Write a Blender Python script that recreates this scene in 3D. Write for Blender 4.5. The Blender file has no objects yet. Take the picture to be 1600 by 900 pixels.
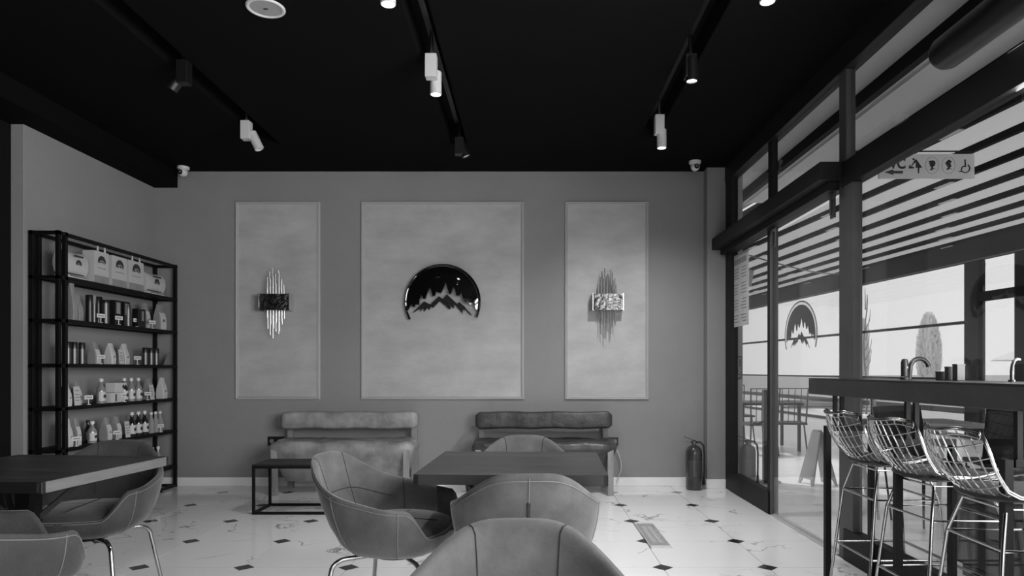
import bpy, bmesh, math, random
from math import pi, sin, cos, radians, sqrt
from mathutils import Vector, Matrix, noise
random.seed(7)
S = bpy.context.scene
C = S.collection

# ------------------------------------------------------------------ camera, world, lights, exposure
F = 1067.0
cam_d = bpy.data.cameras.new('camera'); cam = bpy.data.objects.new('camera', cam_d); C.objects.link(cam)
cam.location = (0, 0, 1.2); cam.rotation_euler = (pi/2, 0, 0)
cam_d.sensor_width = 36; cam_d.lens = F*36/1600
cam_d.shift_x = -27/1600; cam_d.shift_y = 128/1600
cam_d.clip_start = .05; cam_d.clip_end = 400
S.camera = cam
W = bpy.data.worlds.new('world'); S.world = W; W.use_nodes = True
bg = W.node_tree.nodes['Background']; bg.inputs[0].default_value = (1, 1, 1, 1); bg.inputs[1].default_value = 1.2
S.view_settings.view_transform = 'Standard'; S.view_settings.look = 'None'
S.view_settings.gamma = 1; S.view_settings.use_curve_mapping = False
S.view_settings.exposure = 0
S.cycles.use_denoising = True
S.cycles.max_bounces = 8; S.cycles.transparent_max_bounces = 16
S.cycles.caustics_reflective = False; S.cycles.caustics_refractive = False
S.cycles.sample_clamp_indirect = 6

def area(name, loc, rot, sx, sy, power):
    l = bpy.data.lights.new(name, 'AREA'); l.shape = 'RECTANGLE'; l.size = sx; l.size_y = sy; l.energy = power
    o = bpy.data.objects.new(name, l); C.objects.link(o); o.location = loc; o.rotation_euler = rot
    return o
# daylight outside the off-camera stretch of the glass front, and outside the window behind the camera
area('daylight_side', (2.16, 0.75, 1.85), (0, radians(76), 0), 2.0, 4.2, 520)
area('daylight_rear', (0.6, -3.35, 1.8), (radians(84), 0, 0), 2.0, 2.0, 60)
sun_l = bpy.data.lights.new('sun', 'SUN'); sun_l.energy = 2.6; sun_l.angle = radians(6)
sun = bpy.data.objects.new('sun', sun_l); C.objects.link(sun); sun.rotation_euler = Vector((-.42, .30, .86)).to_track_quat('Z', 'Y').to_euler()

# ------------------------------------------------------------------ materials
def nt(name):
    m = bpy.data.materials.new(name); m.use_nodes = True
    t = m.node_tree; return m, t, t.nodes['Principled BSDF']
def gm(name, v, rough=.5, metal=0, spec=None, mott=0, mscale=6, bump=0, bscale=60, coat=0, stretch=None, sheen=0):
    m, t, b = nt(name)
    b.inputs['Base Color'].default_value = (v, v, v, 1)
    b.inputs['Roughness'].default_value = rough; b.inputs['Metallic'].default_value = metal
    if spec is not None: b.inputs['Specular IOR Level'].default_value = spec
    if coat: b.inputs['Coat Weight'].default_value = coat
    if sheen: b.inputs['Sheen Weight'].default_value = sheen; b.inputs['Sheen Roughness'].default_value = .4
    if mott or bump:
        tc = t.nodes.new('ShaderNodeTexCoord'); mp = t.nodes.new('ShaderNodeMapping')
        t.links.new(tc.outputs['Object'], mp.inputs[0])
        if stretch: mp.inputs['Scale'].default_value = stretch
    if mott:
        n = t.nodes.new('ShaderNodeTexNoise'); n.inputs['Scale'].default_value = mscale; n.inputs['Detail'].default_value = 6; n.inputs['Roughness'].default_value = .6
        t.links.new(mp.outputs[0], n.inputs['Vector'])
        r = t.nodes.new('ShaderNodeValToRGB'); r.color_ramp.elements[0].position = .3; r.color_ramp.elements[1].position = .7
        lo, hi = v*(1-mott), v*(1+mott)
        r.color_ramp.elements[0].color = (lo, lo, lo, 1); r.color_ramp.elements[1].color = (hi, hi, hi, 1)
        t.links.new(n.outputs[0], r.inputs[0]); t.links.new(r.outputs[0], b.inputs['Base Color'])
    if bump:
        n2 = t.nodes.new('ShaderNodeTexNoise'); n2.inputs['Scale'].default_value = bscale; n2.inputs['Detail'].default_value = 3
        t.links.new(mp.outputs[0], n2.inputs['Vector'])
        bp = t.nodes.new('ShaderNodeBump'); bp.inputs['Strength'].default_value = bump; bp.inputs['Distance'].default_value = .02
        t.links.new(n2.outputs[0], bp.inputs['Height']); t.links.new(bp.outputs[0], b.inputs['Normal'])
    return m
def glass_mat(name, tint=.9, ior=1.45):
    m, t, b = nt(name); t.nodes.remove(b)
    tr = t.nodes.new('ShaderNodeBsdfTransparent'); tr.inputs[0].default_value = (tint, tint, tint, 1)
    gl = t.nodes.new('ShaderNodeBsdfGlossy'); gl.inputs['Roughness'].default_value = .01
    fr = t.nodes.new('ShaderNodeFresnel'); ge = t.nodes.new('ShaderNodeNewGeometry')   # same reflectance on both faces of a thin pane
    im = t.nodes.new('ShaderNodeMapRange'); im.inputs[3].default_value = ior; im.inputs[4].default_value = 1/ior
    t.links.new(ge.outputs['Backfacing'], im.inputs[0]); t.links.new(im.outputs[0], fr.inputs[0])
    mx = t.nodes.new('ShaderNodeMixShader')
    t.links.new(fr.outputs[0], mx.inputs[0]); t.links.new(tr.outputs[0], mx.inputs[1]); t.links.new(gl.outputs[0], mx.inputs[2])
    t.links.new(mx.outputs[0], t.nodes['Material Output'].inputs[0]); return m
def emit_mat(name, s):
    m, t, b = nt(name); b.inputs['Base Color'].default_value = (.8, .8, .8, 1)
    b.inputs['Emission Color'].default_value = (1, 1, 1, 1); b.inputs['Emission Strength'].default_value = s; return m
def marble():
    m, t, b = nt('marble'); N = t.nodes.new; L = t.links.new
    tc = N('ShaderNodeTexCoord'); oi = N('ShaderNodeObjectInfo')
    mul = N('ShaderNodeVectorMath'); mul.operation = 'MULTIPLY_ADD'
    cb = N('ShaderNodeCombineXYZ'); L(oi.outputs['Random'], cb.inputs[0]); L(oi.outputs['Random'], cb.inputs[1])
    mul.inputs[1].default_value = (37, 53, 0); L(cb.outputs[0], mul.inputs[0]); L(tc.outputs['Object'], mul.inputs[2])
    n = N('ShaderNodeTexNoise'); n.inputs['Scale'].default_value = 1.7; n.inputs['Detail'].default_value = 4; n.inputs['Distortion'].default_value = .6
    L(mul.outputs[0], n.inputs['Vector'])
    d = N('ShaderNodeMath'); d.operation = 'SUBTRACT'; d.inputs[1].default_value = .5; L(n.outputs[0], d.inputs[0])
    a = N('ShaderNodeMath'); a.operation = 'ABSOLUTE'; L(d.outputs[0], a.inputs[0])
    n2 = N('ShaderNodeTexNoise'); n2.inputs['Scale'].default_value = 2.6; L(mul.outputs[0], n2.inputs['Vector'])
    r = N('ShaderNodeValToRGB'); r.color_ramp.elements[0].position = 0; r.color_ramp.elements[1].position = .009
    r.color_ramp.elements[0].color = (1, 1, 1, 1); r.color_ramp.elements[1].color = (0, 0, 0, 1); L(a.outputs[0], r.inputs[0])
    r2 = N('ShaderNodeValToRGB'); r2.color_ramp.elements[0].position = .44; r2.color_ramp.elements[1].position = .6; L(n2.outputs[0], r2.inputs[0])
    mm = N('ShaderNodeMath'); mm.operation = 'MULTIPLY'; L(r.outputs[0], mm.inputs[0]); L(r2.outputs[0], mm.inputs[1])
    mx = N('ShaderNodeMix'); mx.data_type = 'RGBA'; mx.inputs[6].default_value = (.8, .8, .8, 1); mx.inputs[7].default_value = (.2, .2, .2, 1)
    L(mm.outputs[0], mx.inputs[0]); L(mx.outputs[2], b.inputs['Base Color'])
    b.inputs['Roughness'].default_value = .1; return m
def translucent(name, v, tr_w=.5):
    m, t, b = nt(name); b.inputs['Base Color'].default_value = (v, v, v, 1); b.inputs['Roughness'].default_value = .7
    tl = t.nodes.new('ShaderNodeBsdfTranslucent'); tl.inputs[0].default_value = (v, v, v, 1)
    mx = t.nodes.new('ShaderNodeMixShader'); mx.inputs[0].default_value = tr_w
    t.links.new(b.outputs[0], mx.inputs[1]); t.links.new(tl.outputs[0], mx.inputs[2])
    t.links.new(mx.outputs[0], t.nodes['Material Output'].inputs[0]); return m

M = dict(
    wall=gm('wall_paint', .25, .75, mott=.05, mscale=2, bump=.12, bscale=120),
    panel=gm('brushed_plaster', .42, .55, mott=.16, mscale=2.2, stretch=(1, 1, 2.2), bump=.1, bscale=40),
    mould=gm('moulding_paint', .42, .45),
    skirt=gm('skirting_paint', .85, .4),
    ceil=gm('black_ceiling', .0045, .9, spec=.06, bump=.1, bscale=200),
    recess=gm('recess_black', .004, .8, spec=.1),
    blackwall=gm('black_wall', .006, .9, spec=.1),
    marble=marble(), grout=gm('grout', .1, .8),
    cabo=gm('black_granite', .02, .12, mott=.3, mscale=60),
    frame=gm('black_aluminium', .008, .55, spec=.25),
    frameg=gm('dark_grey_aluminium', .075, .5, mott=.1, spec=.3),
    steel=gm('black_steel', .004, .5, spec=.2),
    glass=glass_mat('clear_glass', .93), glass2=glass_mat('tinted_glass', .9, 1.25),
    suede=gm('grey_suede', .068, .85, mott=.4, mscale=6, bump=.07, bscale=90, sheen=.35),
    suede_d=gm('dark_suede', .03, .85, mott=.35, mscale=6, bump=.15, bscale=90, sheen=.2),  # the grey suede again, light falloff at the left put into its colour
    leather=gm('worn_leather', .25, .45, mott=.45, mscale=5, bump=.5, bscale=9),
    leather_d=gm('dark_worn_leather', .045, .4, mott=.6, mscale=7, bump=.5, bscale=9),
    seam=gm('seam_thread', .015, .8), seaml=gm('light_piping', .13, .7),
    wood=gm('dark_wood_top', .024, .4, mott=.8, mscale=2.5, stretch=(.9, 11, 4)),
    woodl=gm('light_wood_edge', .11, .5, mott=.15, mscale=5, stretch=(10, 1, 10)),  # edge wood with the window light put into its colour
    woodleg=gm('pale_wood_leg', .26, .5, mott=.2, mscale=9, stretch=(3, 3, .6)),
    woodd=gm('dark_wood_edge', .008, .5, mott=.3, mscale=5),  # shaded copy of the edge wood; also the dark side table top
    chrome=gm('chrome', .42, .16, metal=1), alu=gm('pale_aluminium', .6, .35, metal=.4), soffit=gm('soffit_grey', .65, .7), wire=gm('dull_chrome_wire', .32, .22, metal=1), brass=gm('polished_brass', .75, .22, metal=1),
    hammered=gm('hammered_metal', .2, .22, metal=1, bump=.6, bscale=22, mott=.5, mscale=14),
    gloss=gm('gloss_black', .004, .04, coat=1),
    decal=gm('grey_film', .09, .5), decalw=gm('white_film', .75, .5),
    white=gm('white_plastic', .62, .4), offw=gm('white_card', .52, .6), kraft=gm('kraft_paper', .24, .7, mott=.1, mscale=12),
    kraftl=gm('pale_paper', .45, .65, mott=.06, mscale=9), pgrey=gm('grey_card', .2, .6), pdark=gm('dark_print', .03, .6), pmid=gm('mid_print', .16, .6),
    silver=gm('brushed_silver', .16, .45, metal=1), black=gm('black_plastic', .008, .35),
    bottle=gm('dark_bottle_glass', .012, .08, coat=.6), bottlel=gm('clear_syrup_bottle', .22, .1, coat=.6),
    ext=gm('extinguisher_paint', .035, .22, coat=.5), extl=gm('extinguisher_grey', .16, .3),
    lamp_on=emit_mat('lamp_on', 9), lampbody=gm('white_lamp_body', .55, .4),
    terrace=gm('terrace_floor', .85, .3, mott=.12, mscale=3, stretch=(.6, 8, 1)),
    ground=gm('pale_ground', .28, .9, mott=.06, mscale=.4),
    fabric=translucent('pergola_fabric', .42, .5), pbar=gm('pergola_bar', .004, .6, spec=.1), pgut=gm('pergola_beam', .016, .6, spec=.15, mott=.2, mscale=1.5),
    concrete=gm('pale_concrete', .5, .8, mott=.08, mscale=5),
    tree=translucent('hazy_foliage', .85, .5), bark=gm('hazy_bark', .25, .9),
    bar=gm('bar_top_black', .013, .35, spec=.4), barface=gm('bar_face', .035, .5, mott=.25, mscale=8),
    greyplastic=gm('grey_board', .3, .5), padm=gm('black_pad', .02, .4, coat=.1),
)

# ------------------------------------------------------------------ mesh helpers
class MB:
    def __init__(s): s.v = []; s.f = []
    def add(s, vs, fs):
        n = len(s.v); s.v += [tuple(p) for p in vs]; s.f += [tuple(i+n for i in f) for f in fs]; return s
    def box(s, x0, x1, y0, y1, z0, z1):
        return s.add([(x0,y0,z0),(x1,y0,z0),(x1,y1,z0),(x0,y1,z0),(x0,y0,z1),(x1,y0,z1),(x1,y1,z1),(x0,y1,z1)],
                     [(0,3,2,1),(4,5,6,7),(0,1,5,4),(1,2,6,5),(2,3,7,6),(3,0,4,7)])
    def beam(s, a, b, w, h=None, up=(0,0,1)):
        a, b = Vector(a), Vector(b); h = h or w; d = (b-a).normalized(); u = Vector(up)
        if abs(d.dot(u)) > .95: u = Vector((0,1,0))
        x = d.cross(u).normalized(); y = x.cross(d).normalized()
        vs = [p + x*sx*w/2 + y*sy*h/2 for p in (a, b) for sx, sy in ((-1,-1),(1,-1),(1,1),(-1,1))]
        return s.add(vs, [(3,2,1,0),(4,5,6,7),(0,1,5,4),(1,2,6,5),(2,3,7,6),(3,0,4,7)])
    def tube(s, pts, r, n=8, closed=False):
        pts = [Vector(p) for p in pts]; m = len(pts); rings = []; prev = None
        for i, p in enumerate(pts):
            if closed: d = pts[(i+1) % m] - pts[i-1]
            else: d = pts[min(i+1, m-1)] - pts[max(i-1, 0)]
            d.normalize()
            if prev is None:
                u = Vector((0,0,1)) if abs(d.z) < .9 else Vector((1,0,0)); x = d.cross(u).normalized()
            else:
                x = (prev - d*prev.dot(d)).normalized()
            prev = x; y = d.cross(x); rr = r[i] if isinstance(r, (list, tuple)) else r
            rings.append([p + (x*cos(2*pi*k/n) + y*sin(2*pi*k/n))*rr for k in range(n)])
        vs = [q for g in rings for q in g]; fs = []
        for i in range(m if closed else m-1):
            j = (i+1) % m
            for k in range(n): fs.append((i*n+k, i*n+(k+1) % n, j*n+(k+1) % n, j*n+k))
        if not closed: fs += [tuple(range(n-1, -1, -1)), tuple((m-1)*n+k for k in range(n))]
        return s.add(vs, fs)
    def lathe(s, prof, n=20, c=(0,0), axis='z'):
        vs = []; fs = []
        for r, z in prof:
            for k in range(n):
                a = 2*pi*k/n; p = (c[0]+r*cos(a), c[1]+r*sin(a), z)
                if axis == 'y': p = (c[0]+r*cos(a), z, c[1]+r*sin(a))
                if axis == 'x': p = (z, c[0]+r*cos(a), c[1]+r*sin(a))
                vs.append(p)
        m = len(prof)
        for i in range(m-1):
            for k in range(n): fs.append((i*n+k, i*n+(k+1) % n, (i+1)*n+(k+1) % n, (i+1)*n+k))
        fs += [tuple(range(n-1, -1, -1)), tuple((m-1)*n+k for k in range(n))]
        return s.add(vs, fs)
    def prism(s, poly, t0, t1, fn):
        """poly of (u,v); fn(u,v,t)->point"""
        n = len(poly); vs = [fn(u, v, t0) for u, v in poly] + [fn(u, v, t1) for u, v in poly]
        fs = [tuple(range(n-1, -1, -1)), tuple(range(n, 2*n))] + [(i, (i+1) % n, n+(i+1) % n, n+i) for i in range(n)]
        return s.add(vs, fs)
    def grid(s, P, nu, nv, closed_u=False):
        vs = [P(i, j) for j in range(nv) for i in range(nu)]; fs = []
        for j in range(nv-1):
            for i in range(nu if closed_u else nu-1):
                k = (i+1) % nu; fs.append((j*nu+i, j*nu+k, (j+1)*nu+k, (j+1)*nu+i))
        return s.add(vs, fs)
    def mesh(s, name, mat, smooth=False, bevel=0, seg=2):
        me = bpy.data.meshes.new(name); me.from_pydata(s.v, [], s.f)
        bm = bmesh.new(); bm.from_mesh(me); bmesh.ops.remove_doubles(bm, verts=bm.verts, dist=1e-6)
        bmesh.ops.recalc_face_normals(bm, faces=bm.faces)
        if bevel:
            es = [e for e in bm.edges if len(e.link_faces) == 2 and e.calc_face_angle(0) > .6]
            bmesh.ops.bevel(bm, geom=es, offset=bevel, segments=seg, profile=.5, affect='EDGES', clamp_overlap=True)
        bm.to_mesh(me); bm.free(); me.materials.append(mat)
        if smooth:
            me.polygons.foreach_set('use_smooth', [True]*len(me.polygons))
            me.set_sharp_from_angle(angle=radians(smooth if smooth is not True else 40))
        return me
    def build(s, name, mat, parent=None, smooth=False, bevel=0, seg=2, shift=True):
        me = s.mesh(name, mat, smooth, bevel, seg); o = bpy.data.objects.new(name, me); C.objects.link(o)
        if parent: o.parent = parent
        return o
def link_mesh(name, me, parent=None, loc=(0,0,0), rot=(0,0,0)):
    o = bpy.data.objects.new(name, me); C.objects.link(o); o.parent = parent; o.location = loc; o.rotation_euler = rot; return o
def tag(o, label, cat, group=None, kind=None):
    o['label'] = label; o['category'] = cat
    if group: o['group'] = group
    if kind: o['kind'] = kind
    return o
def thing(name, label, cat, loc=(0,0,0), rz=0, group=None):
    o = bpy.data.objects.new(name, None); C.objects.link(o); o.location = loc; o.rotation_euler = (0, 0, rz); o.empty_display_size = .1
    return tag(o, label, cat, group)
def struct(o): o['kind'] = 'structure'; return o
def kids(o): return [c for c in bpy.data.objects if c.parent == o]
KID = {}
def copy_tree(src, loc, rz, label, group=None):
    def rec(o, par):
        c = o.copy(); C.objects.link(c)
        if par: c.parent = par
        if o.name not in KID: KID[o.name] = kids(o)
        for k in KID[o.name]: rec(k, c)
        return c
    c = rec(src, None); c.location = loc; c.rotation_euler = (0, 0, rz); c['label'] = label
    if group: c['group'] = group
    return c
def rrect(cx, cy, w, h, r, n=5):
    p = []
    for sx, sy, a0 in ((1,1,0),(-1,1,90),(-1,-1,180),(1,-1,270)):
        for k in range(n+1):
            a = radians(a0 + 90*k/n); p.append((cx+sx*(w/2-r)+r*cos(a), cy+sy*(h/2-r)+r*sin(a)))
    return p
def smooth01(t): t = max(0, min(1, t)); return t*t*(3-2*t)
def hatch(*a): pass

# ================================================================== SETTING
D = 7.07; H = 3.254; XL = -3.88; XR = 2.0
# floor
floor = struct(MB().box(-4.0, 2.02, -3, D+.1, -.08, -.009).build('floor', M['grout']))
P0x, P0y, PT, CB = 1.448, 6.697, .6365, .0635
def tile_poly(i, j, x0b, x1b, y0b, y1b):
    g = .0018
    x0, x1 = P0x+i*PT, P0x+(i+1)*PT; y0, y1 = P0y+j*PT, P0y+(j+1)*PT
    X0, X1, Y0, Y1 = max(x0, x0b), min(x1, x1b), max(y0, y0b), min(y1, y1b)
    if X1-X0 < .02 or Y1-Y0 < .02: return None
    pts = []
    for (x, y, a, b, ax) in ((X0,Y0,x0,y0,0),(X1,Y0,x1,y0,1),(X1,Y1,x1,y1,2),(X0,Y1,x0,y1,3)):
        sx = 1 if ax in (0,3) else -1; sy = 1 if ax in (0,1) else -1
        xx, yy = x+sx*g, y+sy*g
        if abs(x-a) < 1e-6 and abs(y-b) < 1e-6:
            c = CB+.001
            p1, p2 = (xx, y+sy*c), (x+sx*c, yy)
            pts += [p1, p2] if ax in (0, 2) else [p2, p1]
        else: pts.append((xx, yy))
    return pts, ((x0+x1)/2, (y0+y1)/2), (X0 == x0 and X1 == x1 and Y0 == y0 and Y1 == y1)
shared = None; rest = MB()
for i in range(-9, 2):
    for j in range(-16, 2):
        r = tile_poly(i, j, -3.98, 1.995, -3, D)
        if not r: continue
        poly, (cx, cy), full = r
        if j < -6: rest.prism(poly, -.01, 0, lambda u, v, t: (u, v, t)); continue
        loc = [(u-cx, v-cy) for u, v in poly]
        if full and shared: me = shared
        else:
            me = MB().prism(loc, -.01, 0, lambda u, v, t: (u, v, t)).mesh('tile', M['marble'])
            if full: shared = me
        link_mesh('tile', me, floor, (cx, cy, 0))
o = rest.build('tile_field', M['marble'], floor); o['kind'] = 'stuff'
cab = MB().prism([(-CB,0),(0,-CB),(CB,0),(0,CB)], -.01, .0002, lambda u, v, t: (u, v, t)).mesh('black_inset_tile', M['cabo'])
rest = MB()
for i in range(-8, 1):
    for j in range(-14, 1):
        x, y = P0x+i*PT, P0y+j*PT
        if j < -5: rest.prism([(x-CB,y),(x,y-CB),(x+CB,y),(x,y+CB)], -.01, .0002, lambda u, v, t: (u, v, t)); continue
        link_mesh('inset_tile', cab, floor, (x, y, 0))
o = rest.build('inset_tile_field', M['cabo'], floor); o['kind'] = 'stuff'
# walls
struct(MB().box(-4.1, 2.0, D, D+.15, 0, 3.6).build('wall_back', M['wall']))
struct(MB().box(XL-.1, XL, 5.24, D, 0, 3.6).build('wall_left', M['wall'], bevel=.004))
struct(MB().box(-4.15, -3.98, -3, D, 0, 3.6).build('wall_side', M['blackwall']))
pier = struct(MB().box(1.805, 1.99, 6.93, D, 0, H).build('wall_right', M['wall']))
w = MB()   # wall behind the camera with its window opening
w.box(-4.1, -.5, -3.2, -3, 0, 3.6); w.box(1.7, 2.1, -3.2, -3, 0, 3.6); w.box(-.5, 1.7, -3.2, -3, 0, .7); w.box(-.5, 1.7, -3.2, -3, 2.8, 3.6)
struct(w.build('wall_rear', M['wall']))
# ceiling with recessed track channels
chan = [(-2.42, -2.26, 6.22), (-.72, -.56, 6.2), (.975, 1.125, 6.04)]
c = MB(); xs = -4.1
for a, b, ye in chan:
    c.box(xs, a, -3.2, D, H, 3.55); c.box(a, b, ye, D, H, 3.55); xs = b
c.box(xs, 2.06, -3.2, D, H, 3.55)
ceil = struct(c.build('ceiling', M['ceil']))
for a, b, ye in chan:
    c = MB(); c.box(a, b, -3.2, ye, 3.42, 3.55); c.box(a, a+.004, -3.2, ye, H+.002, 3.42); c.box(b-.004, b, -3.2, ye, H+.002, 3.42); c.box(a, b, ye-.004, ye, H+.002, 3.42)
    struct(c.build('trim_1', M['recess']))
    tr = struct(MB().box((a+b)/2-.018, (a+b)/2+.018, -3, ye-.05, 3.385, 3.42).build('trim_2', M['black']))
struct(MB().box(-3.98, -3.64, -3, D, 3.085, H).build('trim_3', M['ceil']))     # dropped beam over the shelf
# skirtings
def skirt(name, x0, x1, y0, y1): struct(MB().box(x0, x1, y0, y1, 0, .09).build(name, M['skirt'], bevel=.005))
skirt('baseboard_back', XL, 1.805, D-.015, D); skirt('baseboard_right', 1.79, 1.99, 6.912, 6.93)
struct(MB().box(1.79, 1.805, 6.93, D-.015, 0, .09).build('baseboard_side', M['skirt']))
struct(MB().box(XL, XL+.015, 5.24, D-.015, 0, .09).build('baseboard_left', M['skirt'], bevel=.005))
# wall panels: brushed field + mitred moulding
def wx(px, Y=D): return (px-827)*Y/F
def wz(py, Y=D): return 1.2-(py-578)*Y/F
for k, (a, b) in enumerate(((368.5, 500.5), (564.5, 818.5), (882.5, 1013))):
    x0, x1, z0, z1 = wx(a), wx(b), wz(624), wz(315.5)
    t = thing('wall_panel', ['tall narrow plaster panel with moulded frame left of the round logo', 'wide central plaster panel with moulded frame behind the round logo', 'tall narrow plaster panel with moulded frame near the glass front'][k], 'wall panel', ((x0+x1)/2, D, z0), 0)
    cx = (x0+x1)/2; X0, X1, Z = x0-cx, x1-cx, z1-z0; mw = .03
    MB().box(X0+mw*.6, X1-mw*.6, -.004, 0, mw*.6, Z-mw*.6).build('panel_field', M['panel'], t)
    prof = [(0, 0), (.0, .014), (.008, .02), (.016, .014), (.022, .018), (.03, .006), (.03, 0)]
    corners = [(X0, 0), (X1, 0), (X1, Z), (X0, Z)]; ins = [(1, 1), (-1, 1), (-1, -1), (1, -1)]
    for q in range(4):
        (ax, az), (bx, bz) = corners[q], corners[(q+1) % 4]; ia, ib = ins[q], ins[(q+1) % 4]
        m = MB(); vs = [(ax+ia[0]*u, -v, az+ia[1]*u) for u, v in prof] + [(bx+ib[0]*u, -v, bz+ib[1]*u) for u, v in prof]; n = len(prof)
        m.add(vs, [(i, (i+1) % n, n+(i+1) % n, n+i) for i in range(n)] + [tuple(range(n)), tuple(range(2*n-1, n-1, -1))])
        m.build('moulding', M['mould'], t)

# ------------------------------------------------------------------ glass front (plane X = 2.0)
def fr(name, mat, *boxes, bevel=.003):
    m = MB()
    for b in boxes: m.box(*b)
    return struct(m.build(name, M[mat], bevel=bevel))
fr('trim_4', 'frame', (1.985, 2.08, -3, D, 3.10, H+.05))                                # head of the glass front
fr('trim_5', 'frame', (1.99, 2.07, -3, 4.35, 2.36, 2.52))                               # transom rail, near
fr('trim_6', 'frame', (1.99, 2.06, 6.74, 6.93, 0, 3.12))                                # far jamb
fr('trim_7', 'frameg', (2.0, 2.06, 4.31, 4.41, 0, 3.12))                                 # main post
fr('trim_8', 'frame', (2.0, 2.05, 5.63, 5.72, 2.52, 3.12))                              # upper mullion
struct(MB().box(2.0, 2.05, 5.62, 5.68, .0, 2.37).build('trim_9', M['frameg'], bevel=.003))
fr('trim_10', 'frame', (2.0, 2.04, 5.68, 5.74, 0, 2.37))
for k in range(4): fr('trim_11', 'frame', (2.0, 2.06, 2.35-1.7*k, 2.43-1.7*k, 0, 3.12))
hd = struct(MB().box(1.853, 2.06, 4.35, 6.99, 2.414, 2.528).build('trim_12', M['frame'], bevel=.004))        # door operator housing
fr('trim_13', 'frame', (1.93, 2.05, 4.41, 6.9, 2.36, 2.414))
fr('trim_14', 'frame', (1.985, 2.055, 5.68, 6.76, 0.0, .185))                           # kick rail of the side light
fr('trim_15', 'frame', (1.985, 2.055, -3, 4.32, 0, .2))
fr('trim_16', 'frameg', (1.99, 2.05, 4.20, 4.31, .2, 2.36))
struct(MB().box(1.985, 2.065, 4.41, 5.62, -.01, .012).build('trim_17', M['alu'], bevel=.002))
struct(MB().box(2.01, 2.03, 4.41, 5.62, .012, .022).build('trim_18', M['alu']))
def pane(y0, y1, z0, z1, nm='window_1', x=2.028):
    struct(MB().box(x, x+.006, y0, y1, z0, z1).build(nm, M['glass']))
pane(5.73, 6.75, .18, 2.36); pane(5.72, 6.75, 2.52, 3.1, 'window_2'); pane(4.41, 5.63, 2.52, 3.1, 'window_3'); 
pane(2.43, 4.31, 2.52, 3.1, 'window_4'); pane(2.43, 4.22, .2, 2.36, 'window_5')
for k in range(3): pane(.73-1.7*k, 2.35-1.7*k, .2, 2.36, 'window_6'); pane(.73-1.7*k, 2.35-1.7*k, 2.52, 3.1, 'window_7')
# sliding frameless door
door = struct(MB().box(2.008, 2.018, 4.41, 5.64, .024, 2.32).build('door_1', M['glass']))
for y in (4.5, 5.58):
    m = MB(); m.box(1.995, 2.007, y-.03, y+.03, 2.2, 2.36); m.tube([(1.985, y, 2.345), (2.0, y, 2.345)], .028, 12); m.tube([(1.99, y-.02, 2.23), (2.0, y-.02, 2.23)], .014, 10)
    m.tube([(1.985, y+.0, 2.22), (1.985, y, 2.34)], .008, 8)
    m.build('door_hanger', M['silver'] if y > 5 else M['frameg'], door, smooth=40)

# ------------------------------------------------------------------ logo shapes (crop units: centre 588,588 radius 485)
TREES = [(150,690),(172,655),(185,630),(196,600),(208,650),(235,655),(246,600),(262,625),(290,625),(300,560),(322,490),(345,550),(375,552),(400,470),(425,400),(445,440),(465,520),(495,515),(510,460),(525,415),(545,470),(560,480),(580,470),(610,400),(628,335),(650,400),(675,480),(700,490),(712,430),(730,400),(750,440),(765,510),(800,515),(822,465),(845,530),(865,590),(890,600),(905,565),(930,625),(950,630),(970,590),(995,640),(1012,685)]
MOUNT = [(205,725),(350,580),(430,620),(540,515),(590,550),(640,490),(770,610),(800,590),(860,640),(960,755),(925,735),(870,675),(868,698),(835,670),(845,735),(775,655),(730,615),(733,668),(700,650),(672,618),(688,678),(655,670),(620,630),(550,575),(465,662),(440,645),(412,690),(395,655),(352,708),(340,660),(302,708),(305,665),(230,715)]
def U(p): return ((p[0]-588)/485, (588-p[1])/485)
def disc_poly(r=.9, n=40):
    a0, a1 = math.atan2(*reversed(U(TREES[-1]))), math.atan2(*reversed(U(TREES[0])))
    if a1 < 0: a1 += 2*pi
    return [U(p) for p in TREES] + [(r*cos(a0+(a1-a0)*k/n), r*sin(a0+(a1-a0)*k/n)) for k in range(0, n+1)]
def ring_strip(m, r0, r1, a0, a1, fn, t0, t1, n=64):
    poly = [(r1*cos(a0+(a1-a0)*k/n), r1*sin(a0+(a1-a0)*k/n)) for k in range(n+1)] + [(r0*cos(a1+(a0-a1)*k/n), r0*sin(a1+(a0-a1)*k/n)) for k in range(n+1)]
    vs = [fn(u, v, t0) for u, v in poly] + [fn(u, v, t1) for u, v in poly]; N = 2*(n+1); fs = []
    for k in range(n):
        a, b, c, d = k, k+1, N-2-k, N-1-k
        fs += [(a, b, c, d), (N+a, N+d, N+c, N+b), (a, N+a, N+b, b), (d, c, N+c, N+d)]
    fs += [(0, N-1, 2*N-1, N), (n, N+n, N+n+1, n+1)]
    m.add(vs, fs)
lx, lz, lr = wx(691.9, 7.03), wz(471.9, 7.03), .391
lg = thing('logo_emblem', 'glossy black round mountain and pine emblem mounted on the central wall panel', 'wall emblem', (lx, D-.005, lz))
me = bpy.data.meshes.new('emblem_disc'); bm = bmesh.new()
vs = [bm.verts.new((u*lr, 0, v*lr)) for u, v in disc_poly(.93)]
f = bm.faces.new(vs); bmesh.ops.triangulate(bm, faces=[f])
for _ in range(4):
    es = [e for e in bm.edges if e.calc_length() > .03]
    if es: bmesh.ops.subdivide_edges(bm, edges=es, cuts=1); bmesh.ops.triangulate(bm, faces=bm.faces)
front = list(bm.faces)
for v in bm.verts:
    r = min(1, Vector((v.co.x, v.co.z)).length/lr); v.co.y = -.03-.05*sqrt(max(0, 1-r*r*.96))
be = [e for e in bm.edges if e.is_boundary]
ex = bmesh.ops.extrude_edge_only(bm, edges=be)
for v in [g for g in ex['geom'] if isinstance(g, bmesh.types.BMVert)]: v.co.y = 0
bmesh.ops.recalc_face_normals(bm, faces=bm.faces); bm.to_mesh(me); bm.free(); me.materials.append(M['gloss'])
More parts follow.
